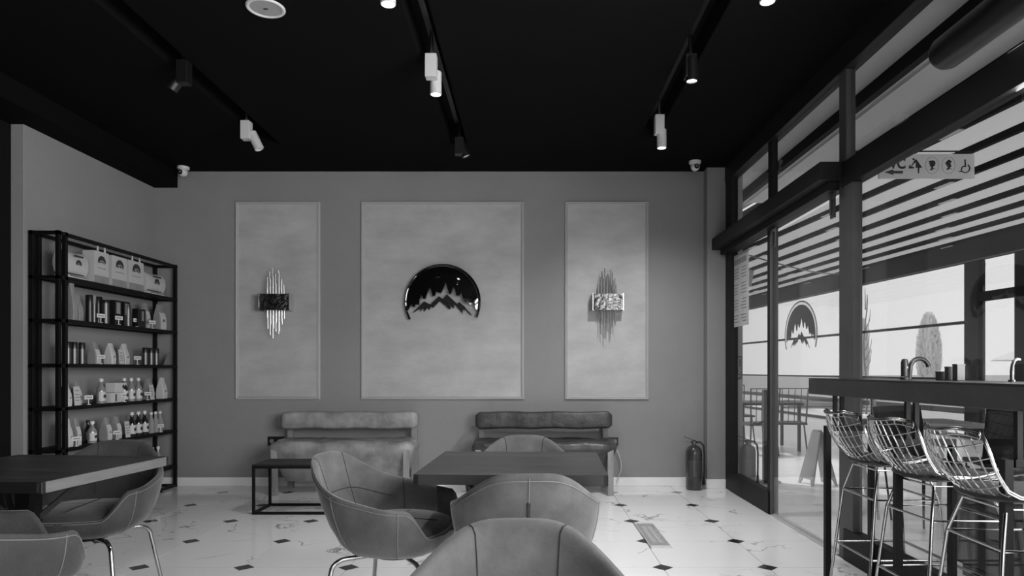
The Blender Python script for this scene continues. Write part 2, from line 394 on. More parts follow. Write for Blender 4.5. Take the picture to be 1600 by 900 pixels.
me.polygons.foreach_set('use_smooth', [True]*len(me.polygons)); me.set_sharp_from_angle(angle=radians(35))
link_mesh('emblem_disc', me, lg)
m = MB(); m.prism([U(p) for p in MOUNT], 0, -.035, lambda u, v, t: (u*lr, t, v*lr)); m.build('mountain_relief', M['gloss'], lg)
m = MB(); m.tube([(lr*.975*cos(radians(a)), -.045, lr*.975*sin(radians(a))) for a in range(-24, 209, 3)], .011, 8)
ring_strip(m, .95, 1.0, radians(-24), radians(208), lambda u, v, t: (u*lr, t, v*lr), 0, -.045); m.build('emblem_ring', M['gloss'], lg, smooth=40)
# decal on the door glass
dl = thing('door_decal', 'dark round mountain and pine sticker on the sliding glass door', 'sticker', (2.0075, 5.06, 1.46))
dr = .258
fnd = lambda u, v, t: (-t, -u*dr*1.12, v*dr*.93)
MB().prism(disc_poly(.93), 0, .0008, fnd).build('sticker_disc', M['decal'], dl)
MB().prism([(U(p)[0]*.8, U(p)[1]*1.0-.1) for p in MOUNT], 0, .0008, fnd).build('sticker_mountains', M['decal'], dl)
m = MB(); ring_strip(m, .955, 1.0, radians(-24), radians(204), fnd, 0, .0008); m.build('sticker_white_ring', M['decalw'], dl)
m = MB(); ring_strip(m, 1.01, 1.05, radians(-24), radians(204), fnd, 0, .0008); m.build('sticker_ring', M['decal'], dl)
# menu poster on the side light
t = thing('menu_poster', 'pale printed menu sheet stuck to the side light of the glass front', 'poster', (2.026, 6.56, 1.62))
MB().box(-.004, 0, -.26, .26, 0, .70).build('sheet', M['kraftl'], t)
m = MB(); random.seed(3)
y = .19
for k in range(8): m.box(-.005, -.004, y-.036, y, .60, .655); y -= .05
for k in range(18):
    z = .56-k*.03
    if k % 5 == 4: continue
    m.box(-.005, -.004, .02+random.random()*.05, .21, z-.008, z); m.box(-.005, -.004, -.2, -.03-random.random()*.05, z-.008, z)
m.build('printed_lines', M['pmid'], t)

# ------------------------------------------------------------------ sconces
top_r = [(195,232),(210,158),(225,90),(241,175),(257,55),(274,150),(291,120),(307,225),(325,75),(341,110),(355,195),(370,175),(386,240)]
bot_r = [(195,620),(217,745),(235,810),(250,695),(268,850),(284,740),(300,775),(315,675),(331,800),(348,770),(362,650),(380,695),(398,630)]
def sconce(px, label):
    Y = 6.93; sc = Y/F/7.2
    t = thing('wall_sconce', label, 'wall lamp', (wx(px, Y), D-.004, wz(471.5, Y)), 0, 'metal rod wall lamps')
    for k, ((x, a), (x2, b)) in enumerate(zip(top_r, bot_r)):
        xx = (x-290)*sc; yy = -.075-.022*(k % 2)
        MB().tube([(xx, yy, (442-a)*sc), (xx+(x2-x)*sc*.6, yy, (442-b)*sc)], .0045, 8).build('rod', M['brass'], t, smooth=40)
    m = MB(); hw = .155; n = 12
    outer = [(-hw+2*hw*k/n, -.125-.012*sin(pi*k/n)) for k in range(n+1)]
    poly = [(-hw, 0)] + outer + [(hw, 0), (hw-.004, 0), (hw-.004, -.12)] + [(x*.975, y+.005) for x, y in reversed(outer)] + [(-hw+.004, -.12), (-hw+.004, 0)]
    m.prism(poly, -.083, .083, lambda u, v, z: (u, v, z)); m.build('shade', M['hammered'], t, smooth=30)
    for sx in (-1, 1): MB().box(sx*hw-.003, sx*hw+.003, -.131, 0, -.086, .086).build('shade_trim', M['brass'], t)
    MB().box(-.06, .06, -.02, 0, -.07, .07).build('wall_plate', M['silver'], t)
sconce(427, 'metal rod wall lamp with dark wrapped band on the left narrow panel')
sconce(950.5, 'metal rod wall lamp with half bright band on the right narrow panel')

# ------------------------------------------------------------------ ceiling things
def spot(X, Y, label, dark=False, on=True, rz=0, tilt=0, head_dir=(0, -1), drop=.0, power=60, aim=0):
    mt = M['black'] if dark else M['lampbody']
    t = thing('track_spotlight', label, 'spotlight', (X, Y, H), rz, 'ceiling track spotlights')
    MB().lathe([(.012,.13),(.012,.02),(.02,.015),(.02,-.0)], 12).build('stem', M['silver'] if not dark else mt, t, smooth=40)
    MB().box(-.037, .037, -.037, .037, -.15, -.0).build('driver_box', mt, t, bevel=.003)
    hx, hy = head_dir
    h = MB().lathe([(.0,.09),(.034,.09),(.038,.086),(.038,-.06),(.033,-.062),(.033,-.05),(0,-.05)], 24).build('lamp_head', mt, t, smooth=40)
    h.location = (hx*.077, hy*.077, -.165-drop); h.rotation_euler = (0, tilt, 0)
    l = MB().lathe([(0,-.0500),(.032,-.0502),(.032,-.054),(0,-.0545)], 24).build('lens', M['lamp_on'] if on else M['white'], h)
    if on:
        ld = bpy.data.lights.new('spot_light', 'SPOT'); ld.energy = power; ld.spot_size = radians(125); ld.spot_blend = 1; ld.shadow_soft_size = .03
        lo = bpy.data.objects.new('spot_light', ld); C.objects.link(lo); lo.parent = h; lo.location = (0, 0, -.07); lo.rotation_euler = (radians(aim), 0, 0)
    return t
spot(-.64, 4.46, 'white track spotlight, lit, on the middle ceiling channel near the camera', head_dir=(.25, .97), power=90, aim=12)
spot(1.05, 5.52, 'white track spotlight, lit, on the right ceiling channel', head_dir=(.3, .2), drop=.03, power=150, aim=16)
spot(-2.34, 5.65, 'white track spotlight with tilted unlit head on the left ceiling channel', on=False, tilt=-.45, head_dir=(.95, .25))
spot(1.05, 4.46, 'black track spotlight, lit, on the right ceiling channel', dark=True, head_dir=(.1, -.2), drop=-.05)
spot(-.62, 6.05, 'black track spotlight, unlit, at the far end of the middle ceiling channel', dark=True, on=False, tilt=-.4, head_dir=(.5, .1), drop=-.06)
spot(-2.3, 4.55, 'black track spotlight, unlit, on the left ceiling channel', dark=True, on=False, tilt=.6, head_dir=(-.8, .3), drop=-.04)
spot(-.66, 3.37, 'lit white track spotlight cut by the top edge on the middle channel', head_dir=(-.6, .6), drop=.0)
spot(1.16, 3.37, 'lit white track spotlight cut by the top edge beside the right channel', head_dir=(.3, .3), drop=.0)
t = thing('ceiling_speaker', 'round white ceiling speaker grille in the black ceiling', 'speaker', (-1.494, 3.87, H))
MB().lathe([(.085,-.001),(.107,-.001),(.107,-.006),(.1,-.011),(.088,-.009),(.085,-.004)], 40).build('rim', M['white'], t, smooth=40)
MB().lathe([(0,-.001),(.088,-.001),(.088,-.006),(0,-.007)], 40).build('grille', gm('speaker_grille', .36, .6, bump=.6, bscale=400), t)
MB().tube([(-.012,0,-.008),(.012,0,-.008)], .004, 6).build('badge', M['black'], t)
def dome(X, Y, label, yaw):
    t = thing('security_camera', label, 'camera', (X, Y, H), yaw, 'dome security cameras')
    MB().lathe([(.058,0),(.058,-.018),(.05,-.03),(.03,-.033)], 28).build('base', M['white'], t, smooth=40)
    b = MB(); R = .044
    b.lathe([(R*sin(pi*k/10)+1e-4, R*cos(pi*k/10)) for k in range(11)], 24); o = b.build('eyeball', M['white'], t, smooth=60); o.location = (0, -.005, -.056)
    l = MB(); l.lathe([(.022,-.034),(.024,-.046),(.016,-.048),(.0,-.044)], 20, axis='y'); o = l.build('lens', M['black'], t, smooth=40); o.location = (0, -.002, -.062)
dome(-3.50, 6.91, 'white dome security camera on the ceiling above the shelf corner', radians(-12))
dome(1.63, 6.72, 'white dome security camera on the ceiling above the right pier', radians(8))

# ------------------------------------------------------------------ tables
def table(loc, rz, label, right_light=False):
    t = thing('cafe_table', label, 'table', loc, rz)
    w, d, h = .84, .83, .75
    MB().box(-w/2+.003, w/2-.003, -d/2+.003, d/2-.003, h-.03, h).build('table_top', M['wood'], t, bevel=.002)
    for q_, b in enumerate( ((-w/2, w/2, -d/2, -d/2+.022), (-w/2, w/2, d/2-.022, d/2), (-w/2, -w/2+.022, -d/2, d/2), (w/2-.022, w/2, -d/2, d/2))):
        MB().box(b[0], b[1], b[2], b[3], h-.047, h-.0015).build('edge_band', M['woodl'] if right_light and q_ > 1 else M['woodd'], t, bevel=.0015)  # one wood, lit sides and shaded front painted as separate tones
    MB().box(-.038, .038, -.038, .038, .02, h-.04).build('pedestal', M['steel'], t, bevel=.003)
    MB().box(-.24, .24, -.24, .24, 0, .018).build('base_plate', M['steel'], t, bevel=.004)
    m = MB()
    for a in range(4):
        dx, dy = cos(a*pi/2+pi/4), sin(a*pi/2+pi/4); m.beam((dx*.03, dy*.03, .5), (dx*.25, dy*.25, h-.05), .022)
    m.build('brace', M['steel'], t)
    return t
table((-.065, 3.35, 0), radians(-2.3), 'square dark wood cafe table in the centre between suede chairs')
table((-2.335, 3.185, 0), radians(-5), 'square dark table with pale edge at the left, in front of the shelf', True)

# ------------------------------------------------------------------ bucket chairs
RA, RB, EXP = .325, .29, 2.6
def sup(th):
    c_, s_ = cos(th), sin(th)
    k = (abs(s_)**EXP + abs(c_)**EXP)**(-1/EXP)
    return s_*k*RA, -c_*k*RB
def rimH(th):
    a = abs(math.degrees(th))
    h = .620 + .182/(1+(a/46)**4)
    h -= .02*smooth01((a-70)/50)
    h -= .135*smooth01((a-123)/24)
    return h
OK_ = [(0,0),(.45,0),(.66,.05),(.82,.19),(.92,.4),(.975,.65),(1.0,.88),(1.005,.97)]
IK_ = [(.985,1.0),(.95,.985),(.925,.93),(.91,.75),(.89,.5),(.85,.28),(.78,.12),(.66,.03),(.4,.0),(0,0)]
def interp(K, t):
    x = t*(len(K)-1); i = min(int(x), len(K)-2); f = x-i; f_ = f
    return tuple(K[i][q]*(1-f_)+K[i+1][q]*f_ for q in (0, 1))
def lean(th, z):
    b = max(0, cos(th)); return -(z-.45)*.30*b if z > .45 else 0
def front_pull(th):
    a = abs(math.degrees(th)); return 1-.10*smooth01((a-125)/30)
def shell_pt(th, t, inner, off=0):
    X, Y = sup(th); h = rimH(th); q, w_ = interp(IK_ if inner else OK_, t)
    z = (.455 + (h-.455)*w_) if inner else (.36+(h-.36)*w_)
    q += off*(-1 if inner else 1)/.3
    fp = front_pull(th); nar = 1-.06*max(0, cos(th))*max(0, (z-.6)/.2)
    return Vector((X*q*fp*nar, Y*q*fp + lean(th, z)*q, z+(off*.5 if inner and t > .7 else 0)))
def seamline(m, pts, r=.0022): m.tube(pts, r, 5)
def chair_proto(label, loc, rz, dark=False):
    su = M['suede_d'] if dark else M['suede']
    t = thing('bucket_armchair', label, 'armchair', loc, rz)
    n = 96; ts_o = [k/14 for k in range(15)]; ts_i = [k/18 for k in range(19)]
    m = MB(); prof = [(False, x) for x in ts_o[1:]] + [(True, x) for x in ts_i[:-1]]
    m.grid(lambda i, j: shell_pt(-pi+2*pi*i/n, prof[j][1], prof[j][0]), n, len(prof), True)
    N0 = len(m.v); m.f.append(tuple(range(n-1, -1, -1))); m.f.append(tuple(N0-n+k for k in range(n)))
    m.build('shell', su, t, smooth=60)
    # seat pad
    m = MB(); K = [(0,.455),(.8,.455),(.86,.47),(.84,.488),(.76,.50),(.4,.508),(.0,.51)]
    def sp(i, j):
        X, Y = sup(-pi+2*pi*i/48); q, z = K[j]; q = max(q, .001); fp = front_pull(-pi+2*pi*i/48); fr_ = max(0, Y)/RB
        return (X*q*fp*.97, Y*q*fp*.98+.012, z-.012*fr_*q)
    m.grid(sp, 48, len(K), True); m.build('seat_cushion', su, t, smooth=50)
    m = MB()
    for a in (-24, 24): seamline(m, [shell_pt(radians(a)*(1-.25*x/18), .02+.6*x/18, True, .000) for x in range(19)])
    for a in (-72, 72): seamline(m, [shell_pt(radians(a), .1+.5*x/14, True, 0) for x in range(15)])
    seamline(m, [shell_pt(radians(-60+120*x/30), .45, True, 0) for x in range(31)])
    seamline(m, [(0, y_, .5115-.02*max(0, y_)) for y_ in (-.18, -.1, 0, .1, .2)])
    seamline(m, [(x_, -.02, .509-abs(x_)**2*.15) for x_ in (-.2, -.1, 0, .1, .2)])
    m.build('inner_seams', M['seam'], t)
    m = MB()
    seamline(m, [shell_pt(0, .5+.48*x/16, False, .001) for x in range(17)], .0024)
    for a in (-62, 62, -118, 118): seamline(m, [shell_pt(radians(a), .3+.68*x/16, False, .001) for x in range(17)], .002)
    seamline(m, [shell_pt(radians(-176+352*x/90), .93, False, .001) for x in range(91)], .002)
    m.build('outer_seams', M['seaml'], t)
    m = MB(); a = shell_pt(0, .76, False, .002); b = shell_pt(0, .42, False, .004)
    m.beam(a, b, .014, .01, up=(0,1,0)); m.build('back_pleat', M['seam'], t, bevel=.002)
    MB().lathe([(0,.335),(.1,.335),(.11,.345),(.11,.362),(0,.362)], 24).build('under_hub', M['steel'], t, smooth=40)
    for sx in (-1, 1):
        for sy in (-1, 1):
            pts = [(sx*.06, sy*.06, .35)]; ex, ey = sx*.22, sy*.215
            for k in range(7):
                a = radians(90*k/6); pts.append((ex-sx*.05+sx*.05*sin(a)+sx*.0, ey-sy*.05+sy*.05*sin(a), .35-.05*(1-cos(a))))
            pts.append((ex+sx*.045, ey+sy*.045, .006))
            l = MB().tube(pts, .0105, 12).build('leg', M['chrome'], t, smooth=60)
            MB().lathe([(.013,0),(.013,.012),(.011,.014)], 12, (ex+sx*.045, ey+sy*.045)).build('foot_cap', M['black'], l, smooth=40)
    return t
G = 'bucket armchairs around the tables'
ch = chair_proto('grey suede bucket armchair left of the centre table, inner side facing right', (-.62, 3.2, 0), radians(-104))
ch['group'] = G
copy_tree(ch, (-.02, 3.02, 0), radians(3), 'grey suede bucket armchair seen from behind, tucked under the centre table front', G)
copy_tree(ch, (-.03, 1.45, 0), radians(180), 'nearest grey suede bucket armchair, its back top cut by the bottom edge', G)
copy_tree(ch, (-.03, 3.80, 0), radians(180), 'grey suede bucket armchair behind the centre table, only back top showing', G)
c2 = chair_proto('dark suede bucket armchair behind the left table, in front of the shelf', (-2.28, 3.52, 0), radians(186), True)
c2['group'] = G
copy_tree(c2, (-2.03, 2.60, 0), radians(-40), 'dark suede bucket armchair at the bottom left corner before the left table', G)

# ------------------------------------------------------------------ benches
def bench(xc, dark, label):
    le = M['leather_d'] if dark else M['leather']
    t = thing('padded_bench', label, 'bench', (xc, 6.75, 0), 0)
    hw = .66
    for sx in (-1, 1):
        MB().box(sx*(hw-.03)-.028, sx*(hw-.03)+.028, -.25, -.205, 0, .437).build('leg', M['woodleg'], t, bevel=.002)
        MB().box(sx*(hw-.03)-.028, sx*(hw-.03)+.028, .2, .245, 0, .74).build('leg', M['woodleg'], t, bevel=.002)
        MB().box(sx*(hw-.03)-.02, sx*(hw-.03)+.02, -.205, .2, .38, .42).build('side_rail', M['woodleg'], t, bevel=.002)
    # back cushion
    m = MB(); n = 40; prof = rrect(0, 0, .13, .168, .026, 5)
    def bp(i, j):
        x = -1+2*j/(n-1); e = 1 - .35*max(0, (abs(x)-.94)/.06)**2
        u, v = prof[i]; return (x*.685, .13+u*e, .695+v*e + .004*sin(x*9))
    m.grid(bp, len(prof), n, True); L = len(prof); m.f.append(tuple(range(L))); m.f.append(tuple((n-1)*L+k for k in range(L)))
    m.build('back_cushion', le, t, smooth=60)
    # deep seat: lofted sections, puckered along the edges
    secs = [(.50,.0,.0,.03),(.515,.0,.0,.05),(.51,.0,.0,.01),(.48,-.012,-.012,0),(.44,-.018,-.02,0),(.40,-.005,-.005,0),(.36,.02,.02,0),(.22,.08,.09,0),(.11,.14,.15,0)]
    m = MB(); N = 120
    def ring(k, ins_x, ins_y):
        a = 2*pi*k/N; c_, s_ = cos(a), sin(a); q = (abs(c_)**8+abs(s_)**8)**(-1/8)
        return c_*q*(.69-ins_x), s_*q*(.245-ins_y)
    secs = [(.505, .12, .1), (.512, .05, .045), (.503, .014, .014), (.485, .0, .0), (.45, -.012, -.014), (.42, -.006, -.008), (.385, .01, .01), (.3, .04, .05), (.2, .08, .09), (.12, .12, .12), (.11, .2, .16)]
    def pt(i, j):
        z, ix, iy = secs[j]; x, y = ring(i, ix, iy); wr = noise.noise(Vector((x*7+xc, y*9, z*5)))*.016+noise.noise(Vector((x*16+xc, y*30, z*9)))*.009
        return (x, y-.01+wr*(.6 if y < 0 else 0), z+wr*(1 if j < 5 else .3))
    m.grid(pt, N, len(secs), True); m.f.append(tuple(range(N))); m.f.append(tuple((len(secs)-1)*N+k for k in range(N)))
    m.build('seat', le, t, smooth=60)
    return t
bench(-1.805, False, 'long padded leather bench with wooden legs behind the low side table')
bench(.145, True, 'darker padded leather bench with wooden legs behind the centre table')

# low black frame side table
t = thing('side_table', 'low black metal frame side table with dark top beside the left bench', 'side table', (-1.96, 5.85, 0))
x0, x1, y0, y1, h = -.34, .34, -.19, .19, .415; b = .022
MB().box(x0, x1, y0, y1, h-.012, h).build('table_top', M['woodd'], t, bevel=.002)
for (px_, py_) in ((x0, y0), (x1-b, y0), (x0, y1-b), (x1-b, y1-b)): MB().box(px_, px_+b, py_, py_+b, 0, h-.012).build('leg', M['steel'], t, bevel=.002)
for z in (0, h-.034):
    MB().box(x0+b, x1-b, y0, y0+b, z, z+b).build('rail', M['steel'], t); MB().box(x0+b, x1-b, y1-b, y1, z, z+b).build('rail', M['steel'], t)
    MB().box(x0, x0+b, y0+b, y1-b, z, z+b).build('rail', M['steel'], t); MB().box(x1-b, x1, y0+b, y1-b, z, z+b).build('rail', M['steel'], t)

# sockets
def socket(x0, x1, z0, z1, label):
    t = thing('wall_socket', label, 'socket', ((x0+x1)/2, D, (z0+z1)/2)); w, h = x1-x0, z1-z0
    MB().box(-w/2, w/2, -.012, 0, -h/2, h/2).build('plate', M['black'], t, bevel=.003)
    for s in (-1, 1): MB().lathe([(.022,-.012),(.022,-.016),(.016,-.016),(.016,-.013)], 16, (s*w/4, 0), 'y').build('outlet', M['pgrey'], t)
socket(wx(419), wx(445), wz(696), wz(682), 'black double socket on the wall at the left bench end')
socket(wx(944), wx(966), wz(696), wz(683), 'black double socket on the wall at the right bench end')
m = MB(); pts = [(wx(950), D-.02, wz(690))]
for k in range(13):
    a = k/12; pts.append((wx(962)+.05*sin(pi*a), D-.03-.02*sin(pi*a), wz(700)-(.35)*a))
m.tube(pts, .005, 6); tag(m.build('power_cable', M['white'], None, smooth=60), 'white cable looping down the wall at the right bench end', 'cable')

# ------------------------------------------------------------------ fire extinguishers
def extinguisher(loc, rz, body, label):
    t = thing('fire_extinguisher', label, 'fire extinguisher', loc, rz)
    MB().lathe([(.0,0),(.078,0),(.082,.01),(.082,.36),(.078,.395),(.06,.425),(.035,.44),(.022,.445),(0,.445)], 32).build('cylinder', body, t, smooth=50)
    MB().lathe([(.018,.44),(.018,.46),(.03,.462),(.03,.485),(.014,.49),(0,.49)], 16).build('valve', M['silver'], t, smooth=40)
    m = MB(); m.beam((.02,0,.487), (-.1,0,.53), .02, .006); m.build('squeeze_handle', M['black'], t)
    m = MB(); m.beam((.02,0,.472), (-.085,0,.48), .02, .006); m.build('carry_handle', M['silver'], t)
    m = MB(); m.tube([(.02,0,.475),(.06,-.01,.475),(.092,-.015,.44),(.1,-.015,.36),(.1,-.012,.22),(.098,-.01,.12)], .009, 8); h = m.build('hose', M['black'], t, smooth=60)
    MB().lathe([(.009,.14),(.013,.12),(.015,.05),(.012,.045)], 10, (.098,-.01)).build('nozzle', M['black'], h, smooth=40)
    MB().lathe([(.0826,.1),(.0826,.25)], 32).v
    m = MB(); n = 10
    m.grid(lambda i, j: (.0828*sin(-.9+1.8*i/(n-1)), -.0828*cos(-.9+1.8*i/(n-1)), .14+.16*j), n, 2); m.build('instruction_label', M['pgrey'] if body is not M['ext'] else gm('extinguisher_label', .05, .3), t)
extinguisher((1.655, 6.86, 0), 0, M['ext'], 'dark fire extinguisher standing on the floor by the pier')
extinguisher((2.22, 6.95, 0), radians(-10), M['extl'], 'pale fire extinguisher seen outside through the side light glass')

# floor plate
t = thing('floor_plate', 'rectangular metal floor plate with embossed pattern set in the marble tiles', 'floor plate', (.893, 4.975, 0))
MB().box(-.073, .073, -.385, .385, 0, .004).build('plate_frame', gm('plate_edge', .6, .3), t, bevel=.001)
MB().box(-.066, .066, -.32, .33, .004, .006).build('embossed_panel', gm('embossed_metal', .3, .4, mott=.2, mscale=30, bump=.5, bscale=90), t)
m = MB()
for k in range(11):
    for q in range(2):
        y = -.25+k*.046; x = -.038+q*.045
        m.prism([(x+.0,y),(x+.03,y),(x+.03,y+.008),(x+.012,y+.008),(x+.012,y+.024),(x+.03,y+.024),(x+.03,y+.032),(x,y+.032)], .006, .0072, lambda u, v, z: (u, v, z))
m.build('embossed_marks', M['kraftl'], t)
m = MB(); m.box(-.077, -.073, -.39, .39, 0, .003); m.build('plate_slot', M['black'], t)

# ------------------------------------------------------------------ display shelf
ZS = [1.936, 1.60, 1.25, .912, .585, .222]; SX0, SX1 = -3.865, -3.63; SY0, SY1 = 5.27, 7.045
sh = thing('display_shelf', 'tall black metal display shelf along the left wall full of packaged goods', 'shelf', (-3.75, 6.15, 0))
def L(x, y, z): return (x+3.75, y-6.15, z)
def lbox(x0, x1, y0, y1, z0, z1): return MB().box(x0+3.75, x1+3.75, y0-6.15, y1-6.15, z0, z1)
pw = .03
for x in (SX0, SX1-pw):
    for y in (SY0, SY0+.075, SY1-pw):
        lbox(x, x+pw, y, y+(pw if y < 6 else .03), 0, 2.28).build('post', M['steel'], sh, bevel=.002)
for z in ZS + [2.28, .03]:
    for x in (SX0, SX1-pw): lbox(x, x+pw, SY0, SY1, z-.03, z-.004).build('rail', M['steel'], sh)
    for y in (SY0, SY1-pw): lbox(SX0+pw, SX1-pw, y, y+pw, z-.03, z-.004).build('end_rail', M['steel'], sh)
    if z in ZS: lbox(SX0+.005, SX1-.005, SY0+.08, SY1-.005, z-.018, z).build('shelf_board', M['steel'], sh, bevel=.002)
PX = -3.70
def yat(px, X=PX): return -X*F/(827-px)
ORD = ['first', 'second', 'third', 'fourth', 'fifth']
SHN = ['top shelf', 'second shelf', 'third shelf', 'fourth shelf', 'fifth shelf', 'bottom shelf']
def logo_print(par, x, z, r, mat='pdark'):
    m = MB(); m.prism([(u, v) for u, v in disc_poly(1.0, 16)], 0, .0012, lambda u, v, t: (x+t, u*r, z+v*r)); m.build('logo_print', M[mat], par)
    m = MB(); m.prism([U(p) for p in MOUNT], 0, .0012, lambda u, v, t: (x+t, u*r, z+v*r)); m.build('mountain_print', M[mat], par)
def carrier(px0, px1, s, label, handles=True, h=.27):
    y0, y1 = yat(px0, -3.64), yat(px1, -3.64); w = y1-y0-.035; d = .1
    t = thing('paper_carrier_bag', label, 'paper bag', (PX, (y0+y1)/2, ZS[s]), 0, 'paper carrier bags on the shelf')
    m = MB(); ww = w/2
    # wall thickness so that the mouth reads as open
    out = [(-d/2,-ww),(d/2,-ww),(d/2,ww),(-d/2,ww)]
    vs = [(x, y, 0) for x, y in out] + [(x*1.0, y*.97, h) for x, y in out] + [(x*.96, y*.94, h) for x, y in out] + [(x*.9, y*.9, h*.2) for x, y in out]
    fs = [(3,2,1,0)] + [(k, (k+1)%4, 4+(k+1)%4, 4+k) for k in range(4)] + [(4+k, 4+(k+1)%4, 8+(k+1)%4, 8+k) for k in range(4)] + [(8+k, 8+(k+1)%4, 12+(k+1)%4, 12+k) for k in range(4)] + [(12,13,14,15)]
    m.add(vs, fs); m.build('bag_body', M['kraftl'], t)
    MB().box(d/2, d/2+.001, -ww*.98, ww*.98, .0, h*.24).build('lower_band', M['kraft'], t)
    logo_print(t, d/2+.0012, h*.68, w*.26)
    MB().box(d/2+.001, d/2+.0022, -w*.28, w*.28, h*.47, h*.49).build('print_line', M['pmid'], t)
    if handles:
        m = MB()
        for sy in (-1, 1): m.tube([(d/2-.004, sy*w*.24-.012, h-.02), (d/2-.004, sy*w*.24, h+.05), (d/2-.004, sy*w*.24+.014, h-.02)], .004, 6)
        m.build('cord_handle', M['white'], t)
    return t
def pouch(px0, px1, s, label, h, X=PX, body='kraft', lab='offw', rz=0, logo=True):
    d = .078; y0, y1 = yat(min(px0+12, px1-7), X+d/2), yat(px1, X+d/2); w = (y1-y0)*.95
    t = thing('coffee_pouch', label, 'coffee bag', (X, (y0+y1)/2, ZS[s]), rz, 'coffee pouches on the shelf'); ww = w/2
    prof = [(-d/2,0),(d/2,0),(d/2+.003,h*.25),(d/2-.004,h*.52),(d*.22,h*.78),(.012,h*.93),(.008,h),(-.002,h),(-.004,h*.93),(-d*.2,h*.78),(-d/2+.006,h*.52),(-d/2-.003,h*.25)]
    m = MB(); vs = []
    for q, k in ((-1, 1.0), (-.82, 1.0), (.82, 1.0), (1, 1.0)):
        for x, z in prof:
            xx = x if abs(q) < 1 else x*(.86 if z < h*.8 else .8); vs.append((xx, q*ww*(1-.05*(z > h*.8)), z))
    n = len(prof); fs = [tuple(range(n-1,-1,-1)), tuple(3*n+k for k in range(n))]
    for g in range(3):
        for k in range(n): fs.append((g*n+k, g*n+(k+1) % n, (g+1)*n+(k+1) % n, (g+1)*n+k))
    m.add(vs, fs); m.build('pouch_body', M[body], t, smooth=30)
    if lab:
        MB().prism([(d/2+.0012,.004),(d/2+.0042,h*.25),(d/2-.0026,h*.52),(d*.30+.0015,h*.68),(d*.28,h*.68),(d/2-.007,h*.52),(d/2-.001,.004)], -ww*.8, ww*.8, lambda u, v, z: (u, z, v)).build('front_label', M[lab], t)
    if logo: logo_print(t, d/2+.0038, h*.34, w*.18, 'pmid')
    return t
def leaflet(px, s, label, h=.17, w=.09, X=-3.66, lean_=.3, rz=0):
    t = thing('leaflet_card', label, 'card', (X, yat(px, X), ZS[s]), rz, 'printed cards on the shelf')
    m = MB(); m.prism([(0,0),(.004,.001),(-h*sin(lean_)+.004,h*cos(lean_)),(-h*sin(lean_),h*cos(lean_))], -w/2, w/2, lambda u, v, z: (u, z+v*.35, v)); m.build('card', M['offw'], t)
    m = MB()
    for a in (.25, .4, .55, .75):
        zz = h*cos(lean_)*a; xx = -h*sin(lean_)*a+.0045; m.box(xx-.001, xx+.001, -w*.3+zz*.35, w*.3+zz*.35, zz, zz+.006)
    m.build('print_lines', M['pmid'], t)
def tagstand(px, s, label, X=-3.635):
    t = thing('price_tag', label, 'price tag', (X-.012, yat(px, X), ZS[s]), radians(-12), 'price tags on the shelf')
    MB().box(-.002, .001, -.042, .042, .045, .078).build('tag_card', M['white'], t)
    m = MB(); m.box(.001, .0018, -.032, .03, .057, .064); m.build('tag_print', M['pmid'], t)
    m = MB(); m.tube([(-.003,0,.0),(-.003,0,.05)], .004, 8); m.lathe([(.0,0),(.016,0),(.014,.005),(0,.006)], 12); m.build('tag_foot', M['white'], t)
def tube_tin(px, s, label, h=.17, r=.03, body='silver', cap='black', X=-3.7, capf=.3):
    t = thing('tall_tumbler', label, 'tumbler', (X, yat(px, X), ZS[s]), 0, 'tumblers on the shelf')
    MB().lathe([(0,0),(r,0),(r,h*(1-capf)),(0,h*(1-capf))], 20).build('tumbler_body', M[body], t, smooth=40)
    MB().lathe([(0,h*(1-capf)),(r*1.02,h*(1-capf)),(r*1.02,h*.97),(r*.9,h),(0,h)], 20).build('tumbler_lid', M[cap], t, smooth=40)
def bottle(px, s, label, h=.26, r=.032, glass='bottle', lab='offw', X=-3.69, cap='white', square=False):
    t = thing('syrup_bottle', label, 'bottle', (X, yat(px, X), ZS[s]), 0, 'bottles on the shelf')
    n = 20
    MB().lathe([(0,0),(r,0),(r,h*.5),(r*.92,h*.58),(r*.45,h*.72),(r*.38,h*.88),(0,h*.88)], n).build('bottle_body', M[glass], t, smooth=50)
    MB().lathe([(0,h*.87),(r*.5,h*.87),(r*.52,h*.97),(r*.35,h),(0,h)], 14).build('cap', M[cap], t, smooth=40)
    if lab: MB().lathe([(r*1.015,h*.1),(r*1.015,h*.46)], n).v
    if lab:
        m = MB(); m.grid(lambda i, j: (r*1.02*cos(-1.5+3*i/9), r*1.02*sin(-1.5+3*i/9), h*(.1+.36*j)), 10, 2); m.build('label', M[lab], t, smooth=60)
        m = MB(); m.grid(lambda i, j: (r*1.04*cos(-.5+1*i/5), r*1.04*sin(-.5+1*i/5), h*(.22+.13*j)), 6, 2); m.build('label_mark', M['pdark'], t, smooth=60)
